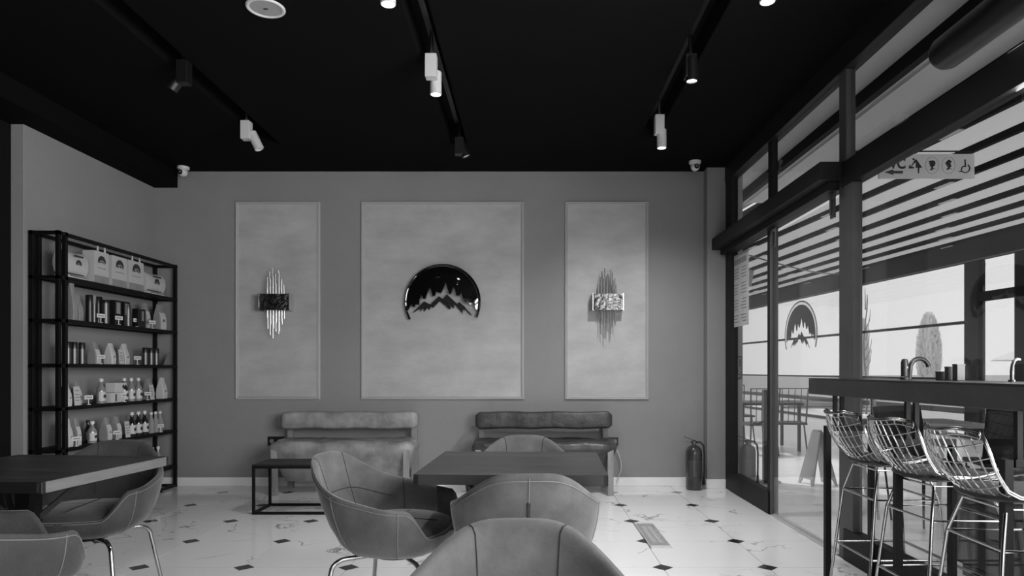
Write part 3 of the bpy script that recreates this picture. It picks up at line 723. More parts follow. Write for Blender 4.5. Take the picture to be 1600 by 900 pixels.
def carrybox(px0, px1, s, label, h, mark=True):
    y0, y1 = yat(px0, -3.64), yat(px1, -3.64); w = (y1-y0)*.95
    t = thing('carry_box', label, 'carton', (PX, (y0+y1)/2, ZS[s]), 0, 'printed carry boxes on the top shelf')
    n = 16; m = MB()
    def P(i, j):   # pillow box: lens section across, waisted ends
        x = -1+2*i/(n-1); b = j/23*2*pi
        zz = sin(b); xx = cos(b)
        return (xx*.062*(1-.1*x*x), x*w/2*(1-.22*(abs(zz)**2)*0), .012+h/2*(1+zz*(1-.12*(1-abs(x)))))
    m.grid(lambda i, j: P(i, j), n, 24)
    m.f.append(tuple(k*n for k in range(23))); m.f.append(tuple(k*n+n-1 for k in range(22, -1, -1)))
    m.build('carton_body', M['kraftl'], t, smooth=50)
    MB().box(.064, .066, -w*.2, w*.2, h*.82, h*.88).build('handle_slot', M['pdark'], t)
    logo_print(t, .064, h*.55, w*.13)
    m = MB(); m.box(.05, .056, -w*.42, w*.3, h*.14, h*.17); m.box(.03, .052, -w*.3, w*.42, h*.06, h*.085); m.build('strap_print', M['pdark'], t)
    MB().box(-.05, .05, -w*.45, w*.45, 0, .02).build('flap', M['offw'], t)
carrybox(104, 140, 0, 'large patterned carry box at the left end of the top shelf', .21)
for k, (a, b) in enumerate(((147, 174), (175, 202), (201, 228))):
    carrier(a, b, 0, ['pale paper bag with cord handles and logo beside the large patterned carton', 'pale paper bag with logo but no handles, middle of the three', 'pale paper bag with cord handles and logo, rightmost of the three'][k], k != 1, .27)
carrybox(229, 260, 0, 'small rounded carry box at the right end of the top shelf', .2)
# second shelf
pouch(106, 122, 1, 'tall grey pouch at the left end of the second shelf', .30, lab='kraft', logo=False)
pouch(119, 131, 1, 'narrow pouch right of the tall one on the second shelf', .22, X=-3.72, lab='kraft', logo=False)
tube_tin(140, 1, 'black flask left of the slim silver tube, second shelf', .23, .03, 'black', 'black')
tube_tin(147, 1, 'slim silver tube on the second shelf with a pale tag', .23, .015, 'silver', 'pgrey', X=-3.67)
tube_tin(165, 1, 'silver tumbler with black lid on the second shelf', .21, .03, 'silver', 'black', capf=.14)
tube_tin(153, 1, 'black box flask behind the slim silver tube, second shelf', .24, .035, 'black', 'black', X=-3.78)
for k, p in enumerate((178, 192)):
    t = thing('boxed_tumbler', ['black carton with pale square label, left one on the second shelf', 'black carton with pale square label, right one on the second shelf'][k], 'carton', (-3.7, yat(p), ZS[1]), 0, 'black cartons on the second shelf')
    MB().box(-.04, .04, -.045, .045, 0, .22).build('carton', M['black'], t, bevel=.002); MB().box(.04, .0412, -.028, .028, .1, .2).build('pale_label', M['kraft'], t)
tube_tin(200, 1, 'plain silver tumbler right of the black cartons, second shelf', .19, .024, 'silver', 'silver', X=-3.66)
t = thing('gift_carton', 'black glossy carton before the arched pouch, second shelf', 'carton', (-3.66, yat(217, -3.66), ZS[1]))
MB().box(-.03, .03, -.06, .06, 0, .17).build('carton', M['black'], t, bevel=.002); MB().box(.03, .031, -.005, .03, .06, .15).build('window', M['pgrey'], t)
pouch(217, 236, 1, 'pale pouch behind the black glossy carton, second shelf', .25, X=-3.74)
pouch(238, 261, 1, 'large pale pouch at the right end of the second shelf', .25)
for p, l in ((160, 'first'), (188, 'second'), (216, 'third'), (240, 'rightmost')): tagstand(p, 1, 'small white price tag, %s on the second shelf' % l)
# third shelf
for k, p in enumerate((106, 116, 128)): tube_tin(p, 2, 'black and silver tube, %s at the left of the third shelf' % ['leftmost of three', 'middle of three', 'right of three'][k], .175, .024, 'silver', 'black', X=-3.68)
pouch(138, 158, 2, 'grey coffee pouch beside the three tubes, third shelf', .185)
pouch(163, 182, 2, 'white coffee pouch in the middle of the third shelf', .185, body='offw', lab='offw')
pouch(185, 203, 2, 'white coffee pouch behind the leaning card, third shelf', .19, body='offw', lab='offw', X=-3.73)
leaflet(190, 2, 'leaning white card on the third shelf', .14, .065)
for k, p in enumerate((227, 236, 244)): tube_tin(p, 2, 'black and silver tube, %s at the right of the third shelf' % ['leftmost of three', 'middle of three', 'right of three'][k], .165, .026, 'silver', 'black', X=-3.70)
tagstand(160, 2, 'white price tag between two pouches, third shelf'); tagstand(217, 2, 'white price tag on its own, third shelf')
t = MB().prism([(-.03,0),(.09,0),(.09,.14)], 0, .004, lambda u, v, z: (-3.7+z, 6.93+u*.9, ZS[2]+v)); tag(t.build('folded_sheet', M['pgrey']), 'grey triangular folded sheet at the right end of the third shelf', 'card')
# fourth shelf
pouch(104, 113, 3, 'narrow pale pouch at the left end of the fourth shelf', .19, body='offw', lab='offw', X=-3.67)
pouch(112, 129, 3, 'wider grey pouch behind the leaning card, fourth shelf', .19, X=-3.76)
leaflet(121, 3, 'leaning white card at the left of the fourth shelf', .16, .075)
tagstand(141, 3, 'white price tag left of the first bottle, fourth shelf')
bottle(158, 3, 'clear syrup bottle standing alone on the fourth shelf', .215, .035, 'bottlel')
for k, (z0, p, w_) in enumerate(((0, 180, .13), (.088, 182, .09))):
    t = thing('mug_carton', ['wide white mug carton, lower of two on the fourth shelf', 'small white mug carton stacked on the wider one'][k], 'carton', (-3.70, yat(p), ZS[3]+z0), 0)
    MB().box(-.045, .045, -w_, w_*.9, 0, .086).build('carton', M['offw'], t, bevel=.002)
    m = MB(); m.box(.045, .046, -w_*.55, -w_*.4, .01, .075) if k == 0 else m.lathe([(0,.045),(.018,.0455),(0,.046)], 14, (.03,.05), 'x'); m.build('mug_print', M['pdark'], t)
for k, p in enumerate((194, 205, 216)): bottle(p, 3, 'syrup bottle on the fourth shelf, %s of the row of three' % ['left', 'middle', 'right'][k], .215, .033, 'bottlel' if k else 'bottle', X=-3.67)
t = pouch(222, 242, 3, 'grey coffee pouch right of the three bottles, fourth shelf', .205, X=-3.72)
leaflet(238, 3, 'leaning white card before the grey pouch, fourth shelf', .15, .07, X=-3.65)
pouch(246, 262, 3, 'white coffee pouch at the right end of the fourth shelf', .21, body='offw', lab='offw')
tagstand(197, 3, 'white price tag before the three bottles, fourth shelf'); tagstand(233, 3, 'white price tag before the grey pouch, fourth shelf')
# fifth shelf
pouch(103, 115, 4, 'tall pale pouch at the left end of the fifth shelf', .225, body='offw', lab='offw')
pouch(116, 128, 4, 'tall grey pouch behind the price tag, fifth shelf', .225, lab='offw')
tagstand(122, 4, 'white price tag at the left of the fifth shelf')
bottle(144, 4, 'clear bottle with white label, front one on the fifth shelf', .185, .035, 'bottlel'); bottle(137.5, 4, 'dark bottle behind the clear one, fifth shelf', .185, .03, 'bottle', X=-3.79, cap='black')
pouch(156, 176, 4, 'grey coffee pouch left of centre, fifth shelf', .2); pouch(178, 191, 4, 'narrow grey coffee pouch with curled top, fifth shelf', .2, lab='offw')
leaflet(200, 4, 'leaning white card before the dark bottles, fifth shelf', .15, .07)
for k, p in enumerate((206, 216, 226)): bottle(p, 4, 'dark bottle with white cap and label, %s of the fifth shelf row' % ['left', 'middle', 'right'][k], .225, .034, 'bottle')
for k, p in enumerate((236, 243, 250)): bottle(p, 4, 'pale matte bottle, %s of three at the right of the fifth shelf' % ['left', 'middle', 'right'][k], .205, .03, 'kraft', None)
tagstand(253, 4, 'white price tag at the right end of the fifth shelf'); tagstand(185, 4, 'white price tag before the narrow pouch, fifth shelf')
# bottom shelf
bottle(247, 5, 'pale bottle at the right end of the bottom shelf', .22, .03, 'bottlel'); bottle(238, 5, 'dark bottle on the bottom shelf half hidden by the armchair', .22, .03, 'bottle')

# ------------------------------------------------------------------ bar counter, stools, taps
bx0, bx1, by0, by1, bz0, bz1 = 1.62, 1.98, 1.35, 3.96, 1.062, 1.153
t = thing('bar_counter', 'thick black bar counter on steel frames along the glass front', 'bar counter', (1.8, 2.65, 0))
MB().box(bx0-1.8, bx1-1.8, by0-2.65, by1-2.65, bz1-.006, bz1).build('counter_top', M['bar'], t, bevel=.001)
MB().box(bx0-1.8, bx1-1.8, by0-2.65, by1-2.65, bz0, bz1-.007).build('counter_slab', M['barface'], t, bevel=.002)
for y in (3.92, 3.17, 2.45, 1.7):
    m = MB(); m.box(1.695, 1.728, y-.016, y+.016, 0, .88); m.box(1.735, 1.975, y-.015, y+.015, .85, .88); m.box(1.95, 1.975, y-.02, y+.02, 0, .85)
    m.v = [(a-1.8, b-2.65, c_) for a, b, c_ in m.v]; f_ = m.build('end_frame', M['steel'], t, bevel=.002)
    for x in (1.745, 1.785):
        m = MB(); m.box(x, x+.02, y-.01, y+.01, .88, bz0); m.v = [(a-1.8, b-2.65, c_) for a, b, c_ in m.v]; m.build('riser', M['steel'], f_)
t = thing('bar_tap', 'small dark curved tap standing on the bar counter', 'tap', (1.875, 3.37, bz1), radians(8))
MB().lathe([(0,0),(.022,0),(.022,.01),(.017,.015),(.017,.085),(.012,.1),(0,.102)], 16, (-.025, 0)).build('tap_column', M['padm'], t, smooth=40)
pts = [(.0, 0, 0), (.005, 0, .05)] + [(.055-.05*cos(radians(a)), 0, .055+.048*sin(radians(a))) for a in range(10, 171, 16)]
MB().tube(pts, .011, 10).build('tap_spout', M['padm'], t, smooth=60)
m = MB(); m.lathe([(.0,-.001),(.006,-.001),(.006,.001)], 10, (-.028,.06), 'y'); o = m.build('tap_button', M['silver'], t); o.location = (.003, -.018, 0)
t = thing('bar_tap', 'second dark curved tap at the right end of the bar', 'tap', (1.9, 2.69, bz1), radians(200))
MB().tube([(0,0,0),(.0,0,.04),(-.004,0,.065),(-.014,0,.083),(-.03,0,.09),(-.045,0,.088)], .006, 10).build('tap_spout', M['padm'], t, smooth=60)
MB().lathe([(0,0),(.012,0),(.012,.008),(0,.009)], 12).build('tap_base', M['padm'], t, smooth=40)
for (x, w_, h_, l) in ((1472, .046, .04, 'low dark box on the bar, left of three'), (1485, .03, .062, 'dark upright box on the bar, middle of three'), (1498, .035, .073, 'tallest dark upright box on the bar, right of three')):
    Y = 1.9*F/(x-827)
    t = thing('condiment_box', l, 'box', (1.9, Y, bz1), 0, 'dark boxes on the bar')
    MB().box(-.018, .018, -w_/2, w_/2, 0, h_).build('box_body', M['black'], t, bevel=.002); MB().box(-.0185, .0185, -w_/2-.0005, w_/2+.0005, h_-.006, h_).build('box_lid', M['black'], t)

def stool_proto(loc, rz, label):
    t = thing('wire_bar_stool', label, 'bar stool', loc, rz, 'chrome wire bar stools'); hw = .205
    # local: front +Y, back -Y ; profile param v 0 front .. 1 top of back
    K = [(.17,.742),(.14,.73),(.06,.712),(-.02,.704),(-.09,.706),(-.15,.735),(-.195,.785),(-.232,.84),(-.262,.90),(-.285,.955),(-.297,.982)]
    def P(u, v):
        x = v*(len(K)-1); i = min(int(x), len(K)-2); f = x-i; y = K[i][0]*(1-f)+K[i+1][0]*f; z = K[i][1]*(1-f)+K[i+1][1]*f
        w_ = hw*(1-.10*(1-v)) * (1 - .22*smooth01((v-.72)/.28)*1.0)
        if v < .12: w_ *= .9+.1*v/.12
        b = max(0, (v-.45)/.55)
        return Vector((u*w_, y + .075*(u*u)*b, z + .045*(u*u)*(1-b*.3) - (.05*max(0, abs(u)-.55)**1.5*2.2 if v > .9 else 0)))
    m = MB(); nu = 11
    for k in range(nu):
        u = -1+2*k/(nu-1); u *= .96 if abs(u) == 1 else 1
        if abs(u) < .95: m.tube([P(u, .01+.98*q/26) for q in range(27)], .0028, 5)
    m.build('long_wires', M['wire'], t, smooth=60)
    m = MB()
    for k in range(1, 11): m.tube([P(-1+2*q/16, k/11) for q in range(17)], .0028, 5)
    m.build('cross_wires', M['wire'], t, smooth=60)
    m = MB(); rim = [P(-1, .0+q/24) for q in range(25)] + [P(-1+2*q/16, 1) for q in range(1, 17)] + [P(1, 1-q/24) for q in range(1, 25)] + [P(1-2*q/16, 0) for q in range(1, 16)]
    m.tube(rim, .0048, 6, True)
    rim2 = [Vector((p.x*1.035, p.y-.006, p.z-.006)) for p in rim]; m.tube(rim2, .004, 6, True); m.build('rim', M['wire'], t, smooth=60)
    m = MB(); N = 40; Kp = [(.0,.713),(.95,.716),(1,.724),(.97,.737),(.8,.745),(0,.748)]
    def pp(i, j):
        a = 2*pi*i/N; q, z = Kp[j]; q = max(q, .001); e = (abs(cos(a))**3.5+abs(sin(a))**3.5)**(-1/3.5)
        return (cos(a)*e*.185*q, .02+sin(a)*e*.185*q, z+.012*(abs(cos(a)*e)*q)**2+.006)
    m.grid(pp, N, len(Kp), True); m.build('seat_pad', M['padm'], t, smooth=50)
    tops = {}
    for sx in (-1, 1):
        for sy in (-1, 1):
            a = (sx*.13, sy*.12+.01, .70); b = (sx*.17, sy*.155+.01, .56); c_ = (sx*.215, sy*.21+.01, .004)
            MB().tube([a, b, c_], .0075, 10).build('leg', M['chrome'], t, smooth=60); tops[sx, sy] = (a, c_)
    def at(sx, sy, z): f = (.56-z)/.556; return (sx*(.17+.045*f), sy*(.155+.055*f)+.01, z)
    m = MB(); m.tube([at(-1,-1,.56), at(1,-1,.56), at(1,1,.56), at(-1,1,.56)], .006, 8, True); m.build('upper_brace', M['chrome'], t, smooth=60)
    m = MB(); m.tube([at(-1,-1,.27), at(-1,1,.27)], .006, 8); m.tube([at(-1,1,.27), at(1,1,.27)], .0075, 8); m.tube([at(1,1,.27), at(1,-1,.27)], .006, 8); m.tube([at(-1,-1,.27), at(1,-1,.27)], .006, 8); m.build('footrest', M['chrome'], t, smooth=60)
    m = MB(); m.tube([(.13,.13,.70),(.13,-.11,.70),(-.13,-.11,.70),(-.13,.13,.70)], .005, 8, True)
    m.build('seat_support', M['chrome'], t)
    return t
SG = 'chrome wire bar stools'
st = stool_proto((1.84, 3.52, 0), radians(-90), 'chrome wire bar stool with black pad, farthest from the camera')
copy_tree(st, (1.84, 3.06, 0), radians(-88), 'chrome wire bar stool with black pad, middle of the row', SG)
copy_tree(st, (1.82, 2.57, 0), radians(-92), 'chrome wire bar stool with black pad, nearest at the right edge', SG)

# ================================================================== OUTSIDE
ROT = .086   # the terrace runs slightly askew to the facade: X = X0 - ROT*Y
def T(X0, Y, z): return (X0-ROT*Y, Y, z)
def trun(X0, w, Y0, Y1, z0, z1):
    m = MB(); vs = [T(X0+a, y, z) for z in (z0, z1) for y in (Y0, Y1) for a in (0, w)]
    return m.add(vs, [(0,2,3,1),(4,5,7,6),(0,1,5,4),(1,3,7,5),(3,2,6,7),(2,0,4,6)])
struct(MB().box(2.02, 9.2, -3, 26, -.2, -.012).build('floor', M['terrace']))
struct(MB().box(-60, 140, -40, 190, -.5, -.25).build('ground', M['ground']))
# cafe eave above the glass front
eave = thing('roof_eave', 'grey soffit and black gutter over the outside of the glass front', 'eave', (2.3, 3, 3.3))
def eb(x0, x1, z0, z1, y0=-3, y1=9): return MB().box(x0-2.3, x1-2.3, y0-3, y1-3, z0-3.3, z1-3.3)
eb(2.081, 2.52, 3.32, 3.36).build('soffit', M['soffit'], eave); eb(2.52, 2.58, 3.22, 3.36).build('gutter', M['pbar'], eave)
eb(2.60, 2.62, 3.26, 3.30).build('light_rail', M['silver'], eave); eb(2.6, 3.3, 3.40, 3.44).build('upper_soffit', M['soffit'], eave)
eb(2.84, 2.86, 3.37, 3.40).build('light_rail', M['white'], eave); eb(3.30, 3.42, 3.28, 3.44).build('edge_beam', M['pbar'], eave)
# pergola
pg = thing('pergola_roof', 'retractable fabric pergola roof with dark crossbars over the terrace', 'pergola', (0, 0, 0))
XS = [4.0+.595*k for k in range(9)]
for k, x in enumerate(XS):
    trun(x, .055, -3, 24, 3.46, 3.53).build('crossbar', M['pbar'], pg)
    if k:
        # fabric sagging a little between the bars
        m = MB(); a = XS[k-1]+.055; w_ = XS[k]-a; n = 7
        vs = [T(a+w_*i/(n-1), y, 3.53-.035*sin(pi*i/(n-1))) for y in (-3, 24) for i in range(n)]
        m.add(vs, [(i, i+1, n+i+1, n+i) for i in range(n-1)]); m.build('fabric_panel', M['fabric'], pg, smooth=60)
        for q in range(7):
            y = 3.0+q*2.6+(k % 3)*.8; trun(x-.02, .05, y, y+.3, 3.452, 3.46).build('clip', M['white'], pg)
trun(3.35, .6, -3, 24, 3.53, 3.54).build('fabric_panel', M['fabric'], pg)
for y in (5.6, 17.5): 
    m = MB(); m.beam(T(3.4, y, 3.6), T(8.9, y, 3.6), .1, .1); m.build('rafter', M['pbar'], pg)
# enclosure on the far side
en = thing('terrace_enclosure', 'dark framed glazed enclosure along the far side of the terrace', 'glazed screen', (0, 0, 0))
EX = 8.76
trun(EX, .1, -3, 24, 3.10, 3.55).build('head_beam', M['pgut'], en); trun(EX-.01, .03, -3, 24, 3.10, 3.12).build('bright_edge', M['silver'], en)
trun(EX, .08, 12.1, 24, 2.02, 2.07).build('mid_rail', M['pgut'], en); trun(EX, .06, 12.1, 24, 1.02, 1.06).build('hand_rail', M['pgut'], en)
trun(EX, .08, 12.1, 24, .42, .52).build('low_rail', M['frameg'], en); trun(EX, .1, -3, 24, -.012, .05).build('base_rail', M['frameg'], en)
trun(EX, .1, -3, 11.8, 2.38, 2.54).build('transom', M['pgut'], en)
for a, b in ((11.78, 12.12), (23.8, 24), (10.75, 11.0), (9.1, 9.3), (6, 6.2), (3, 3.2), (0, .2)):
    trun(EX, .12, a, b, 0, 3.1).build('post', M['pgut'], en)
for a, b in ((12.12, 23.8),):
    for z0, z1 in ((.52, 1.02), (1.06, 2.02), (2.07, 3.1)): trun(EX+.04, .006, a, b, z0, z1).build('pane', M['glass2'], en)
for a, b in ((11.0, 11.78), (9.3, 10.75), (6.2, 9.1), (3.2, 6.0)): trun(EX+.04, .006, a, b, .05, 2.38).build('pane', M['glass2'], en); trun(EX+.04, .006, a, b, 2.54, 3.1).build('pane', M['glass2'], en)
# end of terrace
# outside pier with extinguisher sign and lamp
struct(MB().box(2.062, 2.25, 7.2, 7.5, -.012, 3.32).build('pillar', M['concrete']))
t = thing('extinguisher_sign', 'grey fire extinguisher sign with white symbol on the outside pillar', 'sign', (2.19, 7.2, 1.2))
z0, z1 = wz(593, 7.2)-1.2, wz(556, 7.2)-1.2
MB().box(-.052, .054, -.006, 0, z0, z1).build('sign_plate', M['pmid'], t)
m = MB(); hh = z1-z0
m.box(-.02, .015, -.0075, -.006, z0+hh*.55, z0+hh*.88); m.prism([(-.005,z0+hh*.88),(.04,z0+hh*.93),(.04,z0+hh*.86),(.005,z0+hh*.88)], -.0075, -.006, lambda u, v, y: (u, y, v))
for q, w_ in ((.46, .035), (.36, .043), (.26, .035)): m.box(-w_, w_, -.0075, -.006, z0+hh*q, z0+hh*(q+.055))
m.prism([(-.03,z0+hh*.16),(0,z0+hh*.03),(.03,z0+hh*.16),(.015,z0+hh*.2),(-.015,z0+hh*.2)], -.0075, -.006, lambda u, v, y: (u, y, v)); m.build('sign_symbols', M['offw'], t)
t = thing('outdoor_floodlight', 'small white tilted lamp fixed to the outside pillar', 'lamp', (2.285, 7.1, 2.15), 0)
o = MB().box(-.03, .03, -.03, .03, -.085, .085).build('lamp_housing', M['white'], t, bevel=.006); o.rotation_euler = (0, .18, 0); MB().beam((-.03, 0, 0), (-.04, .1, 0), .02).build('bracket', M['silver'], t)
# WC sign hanging just outside the glass
Y = 4.62; sc = Y/F/5.922
t = thing('wc_sign', 'white hanging restroom sign with arrow and toilet pictograms beyond the glass', 'sign', ((1330+693/5.922-827)*Y/F, Y, 1.2-(220+237/5.922-578)*Y/F))
def sp_(x, y): return ((x-693)*sc, (237-y)*sc)
def sprism(m, pts): m.prism([sp_(*p) for p in pts], -.0085, -.007, lambda u, v, y: (u, y, v))
def circ(x, y, r, n=16, ry=None): return [(x+r*cos(2*pi*k/n), y+(ry or r)*sin(2*pi*k/n)) for k in range(n)]
a, b = sp_(252, 350), sp_(1135, 125)
MB().box(a[0], b[0], -.007, .007, a[1], b[1]).build('sign_board', gm('sign_white', .88, .5), t, bevel=.001)
def text_mesh(txt, size, par, loc, mat, bold=.0):
    cu = bpy.data.curves.new('text', 'FONT'); cu.body = txt; cu.size = size; cu.offset = bold; cu.extrude = .0006
    to = bpy.data.objects.new('lettering_source', cu); C.objects.link(to); bpy.context.view_layer.update()
    me = bpy.data.meshes.new_from_object(to); bpy.data.objects.remove(to); me.materials.clear(); me.materials.append(mat)
    return link_mesh('lettering', me, par, loc, (pi/2, 0, 0))
p = sp_(298, 258); text_mesh('WC', 136*sc, t, (p[0], -.008, p[1]), M['pdark'], .0032).scale = (.84, 1, 1)
m = MB(); sprism(m, [(298,293),(385,268),(385,282),(473,282),(473,306),(385,306),(385,320)]); m.build('arrow', M['pdark'], t)
m = MB()   # baby changing figure
sprism(m, circ(570,173,10)); sprism(m, [(583,175),(600,178),(650,250),(625,254),(622,305),(611,305),(609,252),(590,254),(592,205),(575,212),(557,240),(550,234),(572,195)])
sprism(m, [(527,240),(548,238),(565,246),(575,244),(575,258),(527,260)]); sprism(m, circ(538,232,6)); m.build('baby_change_symbol', M['pdark'], t)
for cx, kind in ((742, 0), (894, 1)):
    m = MB(); ring = [(sp_(cx+60*cos(a_), 230+78*sin(a_))) for a_ in [2*pi*k/40 for k in range(40)]]
    m.tube([(u, -.0075, v) for u, v in ring], .0009, 5, True); m.build('oval_outline', M['pdark'], t)
    m = MB()
    if kind == 0:
        sprism(m, [(722,190),(745,183),(768,190),(773,212),(766,235),(752,242),(750,258),(780,262),(755,266),(735,276),(718,272),(735,258),(733,245),(722,238),(723,222),(712,212),(720,206)]); sprism(m, [(710,192),(735,186),(738,196),(712,202)]); m.build('woman_silhouette', M['pdark'], t)
    else:
        sprism(m, [(870,215),(874,200),(888,184),(905,180),(918,192),(922,200),(912,204),(916,225),(922,236),(912,250),(905,256),(930,268),(900,264),(880,276),(876,262),(888,250),(882,236),(874,228)]); sprism(m, [(862,212),(895,176),(925,196),(922,204),(894,192),(872,216)]); m.build('man_silhouette', M['pdark'], t)
m = MB(); sprism(m, circ(1047,184,9)); sprism(m, [(1040,194),(1054,194),(1056,232),(1060,246),(1022,248),(1022,236),(1042,234)]); sprism(m, [(1022,240),(1014,246),(1004,284),(986,282),(986,288),(1010,292),(1026,248)])
pts = [sp_(1047+42*cos(a_), 258+40*sin(a_)) for a_ in [radians(-55+k*10) for k in range(21)]]
m.tube([(u, -.0077, v) for u, v in pts], .0042, 6); m.build('wheelchair_symbol', M['pdark'], t)
m = MB(); z = b[1]+.02; m.beam((a[0]-.02, 0, z), (b[0]+.0, 0, z), .008); m.build('hanging_bar', M['steel'], t)
m = MB(); tx = 2.135-t.location.x; m.beam((a[0]-.02, 0, z), (tx, 0, z), .008); m.beam((tx, 0, z+.004), (tx, 0, 2.44-t.location.z), .008); m.beam((tx, 0, 2.44-t.location.z), (2.05-t.location.x, -.25, 2.44-t.location.z), .008); m.build('wall_bracket', M['steel'], t)
m = MB()
for x in (a[0]+.1, b[0]-.08): m.tube([(x, 0, b[1]), (x, 0, z)], .002, 6)
o = m.build('hook', M['steel'], t); o['kind'] = 'stuff'
# curtain cassette / air unit outside above the glass
t = thing('cylinder_heater', 'black cylindrical unit outside above the near glass panel', 'heater', (2.34, 3.0, 2.98))
MB().lathe([(0,-1.6),(.085,-1.6),(.095,-1.58),(.095,.83),(.085,.86),(.03,.865),(0,.865)], 32, (0,0), 'y').build('casing', M['bar'], t, smooth=40)
m = MB(); m.box(.05, .09, -1.6, .5, .07, .1); m.build('mounting_rail', M['silver'], t)
for y in (-1, 0.3): MB().box(-.02, .02, y, y+.04, .08, .34).build('bracket', M['frame'], t)
# chrome stand
t = thing('chrome_stand', 'chrome post stand with round base outside the side light', 'stand', (2.56, 7.36, -.012), 0)
MB().lathe([(0,0),(.15,0),(.15,.012),(.03,.02),(0,.02)], 28).build('base', M['chrome'], t, smooth=40)
MB().box(-.04, -.008, -.03, .03, .02, 1.0).build('post', M['frameg'], t, bevel=.003); MB().lathe([(0,.02),(.03,.02),(.03,1.0),(0,1.0)], 16, (.025,0)).build('tube', M['chrome'], t, smooth=40)
m = MB(); m.tube([(-.04,0,.66),(-.1,-.02,.63),(-.15,-.03,.64)], .009, 6); m.build('foot_lever', M['black'], t)
# wire chairs around a dark table, far left outside
t = thing('outdoor_table', 'dark outdoor table beyond the side light', 'table', (3.55, 10.6, -.012), 0)
MB().box(-.4, .55, -.4, .4, .68, .72).build('table_top', M['frameg'], t); 
for sx in (-.35, .5):
    for sy in (-.35, .35): MB().box(sx-.02, sx+.02, sy-.02, sy+.02, 0, .68).build('leg', M['frameg'], t)
def wire_chair(x, y, label, rz):
    t = thing('outdoor_wire_chair', label, 'chair', (x, y, -.012), rz, 'wire chairs on the terrace')
    m = MB(); m.tube([(-.2,-.2,.45),(-.22,-.24,.95),(.22,-.24,.95),(.2,-.2,.45)], .012, 6); m.build('back_frame', M['frameg'], t)
    m = MB()
    for k in range(4): m.tube([(-.12+.08*k,-.2,.45),(-.13+.087*k,-.235,.94)], .006, 5)
    m.build('back_wire', M['frameg'], t)
    MB().box(-.22, .22, -.2, .22, .43, .46).build('seat', M['frameg'], t)
    for sx in (-1, 1):
        for sy in (-1, 1): MB().tube([(sx*.18, sy*.17, .43), (sx*.22, sy*.21, 0)], .011, 6).build('leg', M['frameg'], t)
    return t
wc = wire_chair(3.25, 9.75, 'dark outdoor wire chair before the table, left one beyond the side light', radians(10))
copy_tree(wc, (3.75, 9.9, -.012), radians(-8), 'dark outdoor wire chair, right one beyond the side light')
copy_tree(wc, (3.5, 11.5, -.012), radians(185), 'dark outdoor wire chair behind the table beyond the side light')
# folding floor sign
t = thing('folding_floor_sign', 'pale folding A shaped floor sign on the terrace beyond the door', 'floor sign', (3.06, 7.25, -.012), radians(12))
m = MB(); 
for s in (-1, 1): 
    o = MB().prism([(-.13,0),(-.1,0),(-.07,.06),(.07,.06),(.1,0),(.13,0),(.07,.56),(-.07,.56)], -.008, .008, lambda u, v, w_: (s*(.13*(1-v/.56)+.01)+w_, u, v)).build('panel', M['greyplastic'], t)
MB().box(-.02, .02, -.05, .05, .55, .575).build('hinge', M['greyplastic'], t)
# bistro tables
def bistro(x, y, label):
    t = thing('bistro_table', label, 'table', (x, y, -.012), 0, 'high bistro tables on the terrace')
    MB().lathe([(0,0),(.2,0),(.2,.012),(.03,.025),(0,.025)], 32).build('base', M['chrome'], t, smooth=40)
    MB().lathe([(0,.02),(.03,.02),(.03,1.05),(0,1.05)], 16).build('pole', M['chrome'], t, smooth=40)
    MB().lathe([(0,1.05),(.3,1.05),(.3,1.08),(0,1.08)], 32).build('table_top', M['frame'], t, smooth=40)
bistro(3.62, 7.2, 'high bistro table with chrome pole outside, half hidden by the main post')
# outdoor dark dining set behind the stools
def outdoor_chair(x, y, rz, label, z=-.012):
    t = thing('outdoor_chair', label, 'chair', (x, y, z), rz, 'black chairs on the terrace')
    m = MB(); n = 14
    m.grid(lambda i, j: (.235*(-1+2*i/(n-1)), -.2-.05*j+.05*(1-(-1+2*i/(n-1))**2)*-1+.03*j, .47+.11*j*1.0), n, 5); m.mesh
    b = m.build('backrest', M['frame'], t, smooth=60); sm = b.modifiers.new('thick', 'SOLIDIFY'); sm.thickness = .02
    MB().box(-.22, .22, -.22, .22, .44, .475).build('seat', M['frame'], t, bevel=.01)
    m = MB(); m.tube([(-.23,-.24,.44),(.23,-.24,.44),(.25,-.22,.42),(.25,-.2,.0)], .011, 8); m.build('chrome_tube', M['chrome'], t, smooth=60)
    for sx in (-1, 1):
        for sy in (-1, 1): MB().tube([(sx*.2, sy*.19, .44), (sx*.16, sy*.16, 0)], .008, 6).build('leg', M['frame'], t)
    return t
oc = outdoor_chair(3.85, 5.55, radians(-12), 'black outdoor chair with chrome tube, right of the pale framed table')
copy_tree(oc, (3.12, 5.40, -.012), radians(195), 'black outdoor chair facing the café between the bar stools')
copy_tree(oc, (4.5, 5.4, -.012), radians(10), 'black outdoor chair at the right edge beyond the glass')
t = thing('outdoor_table', 'outdoor table with pale slanted legs beyond the bar stools', 'table', (3.5, 5.5, -.012), 0)
t.location = (3.52, 6.15, -.012)
MB().box(-.42, .42, -.35, .35, .72, .75).build('table_top', M['frameg'], t); MB().box(-.43, .43, -.36, -.35, .715, .755).build('pale_edge', M['white'], t)
for sx in (-1, 1):
    for sy in (-1, 1): MB().beam((sx*.41, sy*.33, .72), (sx*.33, sy*.28, 0), .035).build('leg', M['white'], t)
t = thing('service_cabinet', 'low dark cabinet outside below the bar counter glass', 'cabinet', (2.75, 3.75, -.012), 0)  # made-up cabinet, added to darken the floor area seen through the glass
MB().box(-.22, .22, -1.0, .35, .08, .62).build('cabinet_body', M['frame'], t, bevel=.004)
for k in range(3): MB().box(-.232, -.221, -.96+k*.44, -.56+k*.44, .1, .6).build('cabinet_door', M['black'], t, bevel=.003)
MB().box(-.18, .18, -.95, .3, 0, .08).build('plinth', M['black'], t)
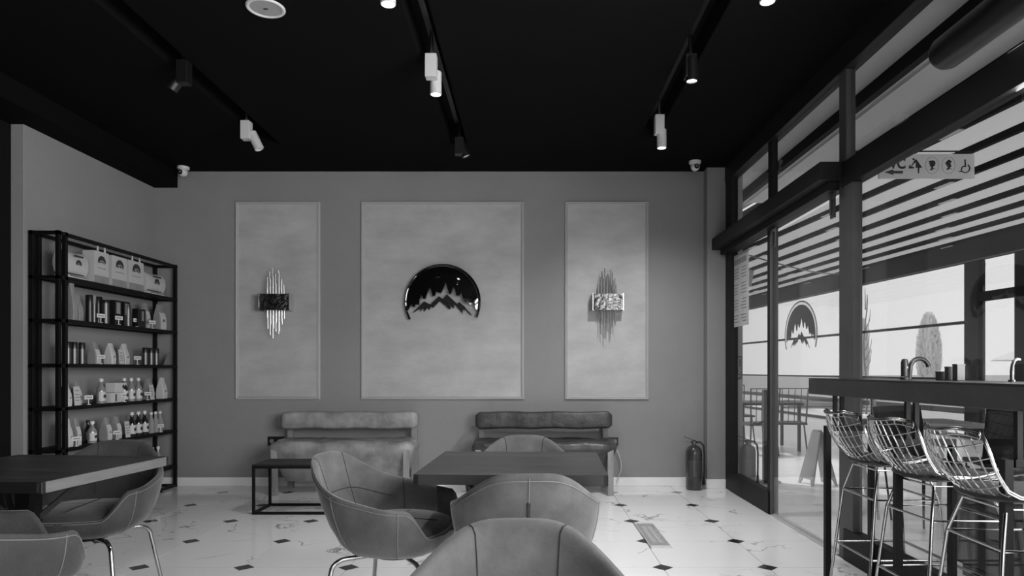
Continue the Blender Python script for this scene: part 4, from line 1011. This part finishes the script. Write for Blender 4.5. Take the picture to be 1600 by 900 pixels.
# cypress, bare trees, parasol, timber stack, all pale in the haze
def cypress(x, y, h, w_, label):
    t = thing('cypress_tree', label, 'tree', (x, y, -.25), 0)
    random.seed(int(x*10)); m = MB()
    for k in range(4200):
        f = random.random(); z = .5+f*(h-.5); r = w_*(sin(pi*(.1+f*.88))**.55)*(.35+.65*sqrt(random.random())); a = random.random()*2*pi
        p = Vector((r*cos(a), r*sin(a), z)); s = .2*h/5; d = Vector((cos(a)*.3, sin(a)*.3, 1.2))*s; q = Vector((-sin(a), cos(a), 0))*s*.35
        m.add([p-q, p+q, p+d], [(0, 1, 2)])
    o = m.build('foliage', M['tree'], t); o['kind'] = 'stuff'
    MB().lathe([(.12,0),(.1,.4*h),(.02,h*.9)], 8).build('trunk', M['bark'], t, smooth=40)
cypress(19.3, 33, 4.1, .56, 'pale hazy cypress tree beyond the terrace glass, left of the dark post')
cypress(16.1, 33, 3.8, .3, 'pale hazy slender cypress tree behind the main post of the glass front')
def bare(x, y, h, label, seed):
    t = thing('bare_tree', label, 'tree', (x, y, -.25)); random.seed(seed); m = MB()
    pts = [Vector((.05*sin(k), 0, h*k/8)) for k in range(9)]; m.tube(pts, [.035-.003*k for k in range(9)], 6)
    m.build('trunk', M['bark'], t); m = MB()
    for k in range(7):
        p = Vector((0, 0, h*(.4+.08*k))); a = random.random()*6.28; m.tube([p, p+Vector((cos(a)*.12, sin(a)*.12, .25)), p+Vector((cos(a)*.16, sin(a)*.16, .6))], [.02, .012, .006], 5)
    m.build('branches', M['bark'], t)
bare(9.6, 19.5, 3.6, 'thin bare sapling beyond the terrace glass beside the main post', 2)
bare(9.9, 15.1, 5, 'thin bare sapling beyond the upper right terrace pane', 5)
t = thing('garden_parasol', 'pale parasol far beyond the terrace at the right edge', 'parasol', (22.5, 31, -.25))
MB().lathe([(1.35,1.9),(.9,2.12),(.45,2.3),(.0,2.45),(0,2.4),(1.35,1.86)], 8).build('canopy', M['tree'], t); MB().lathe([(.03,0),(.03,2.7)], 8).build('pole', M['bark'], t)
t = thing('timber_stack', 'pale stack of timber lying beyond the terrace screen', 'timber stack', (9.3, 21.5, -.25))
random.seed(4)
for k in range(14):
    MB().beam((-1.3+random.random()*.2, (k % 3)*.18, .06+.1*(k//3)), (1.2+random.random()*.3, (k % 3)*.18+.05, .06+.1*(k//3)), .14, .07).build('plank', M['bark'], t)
t = thing('string_cable', 'thin dark cable strung under the pergola roof', 'cable', (0, 0, 0))
bpy.data.objects.remove(t)
m = MB(); a = Vector((2.25, 7.21, 2.43)); b = Vector((8.76-.086*15.3, 15.3, 3.4))
m.tube([a.lerp(b, k/14)-Vector((0, 0, .12*sin(pi*k/14))) for k in range(15)], .009, 6); tag(m.build('overhead_cable', M['black']), 'thin dark cable strung under the pergola roof', 'cable')
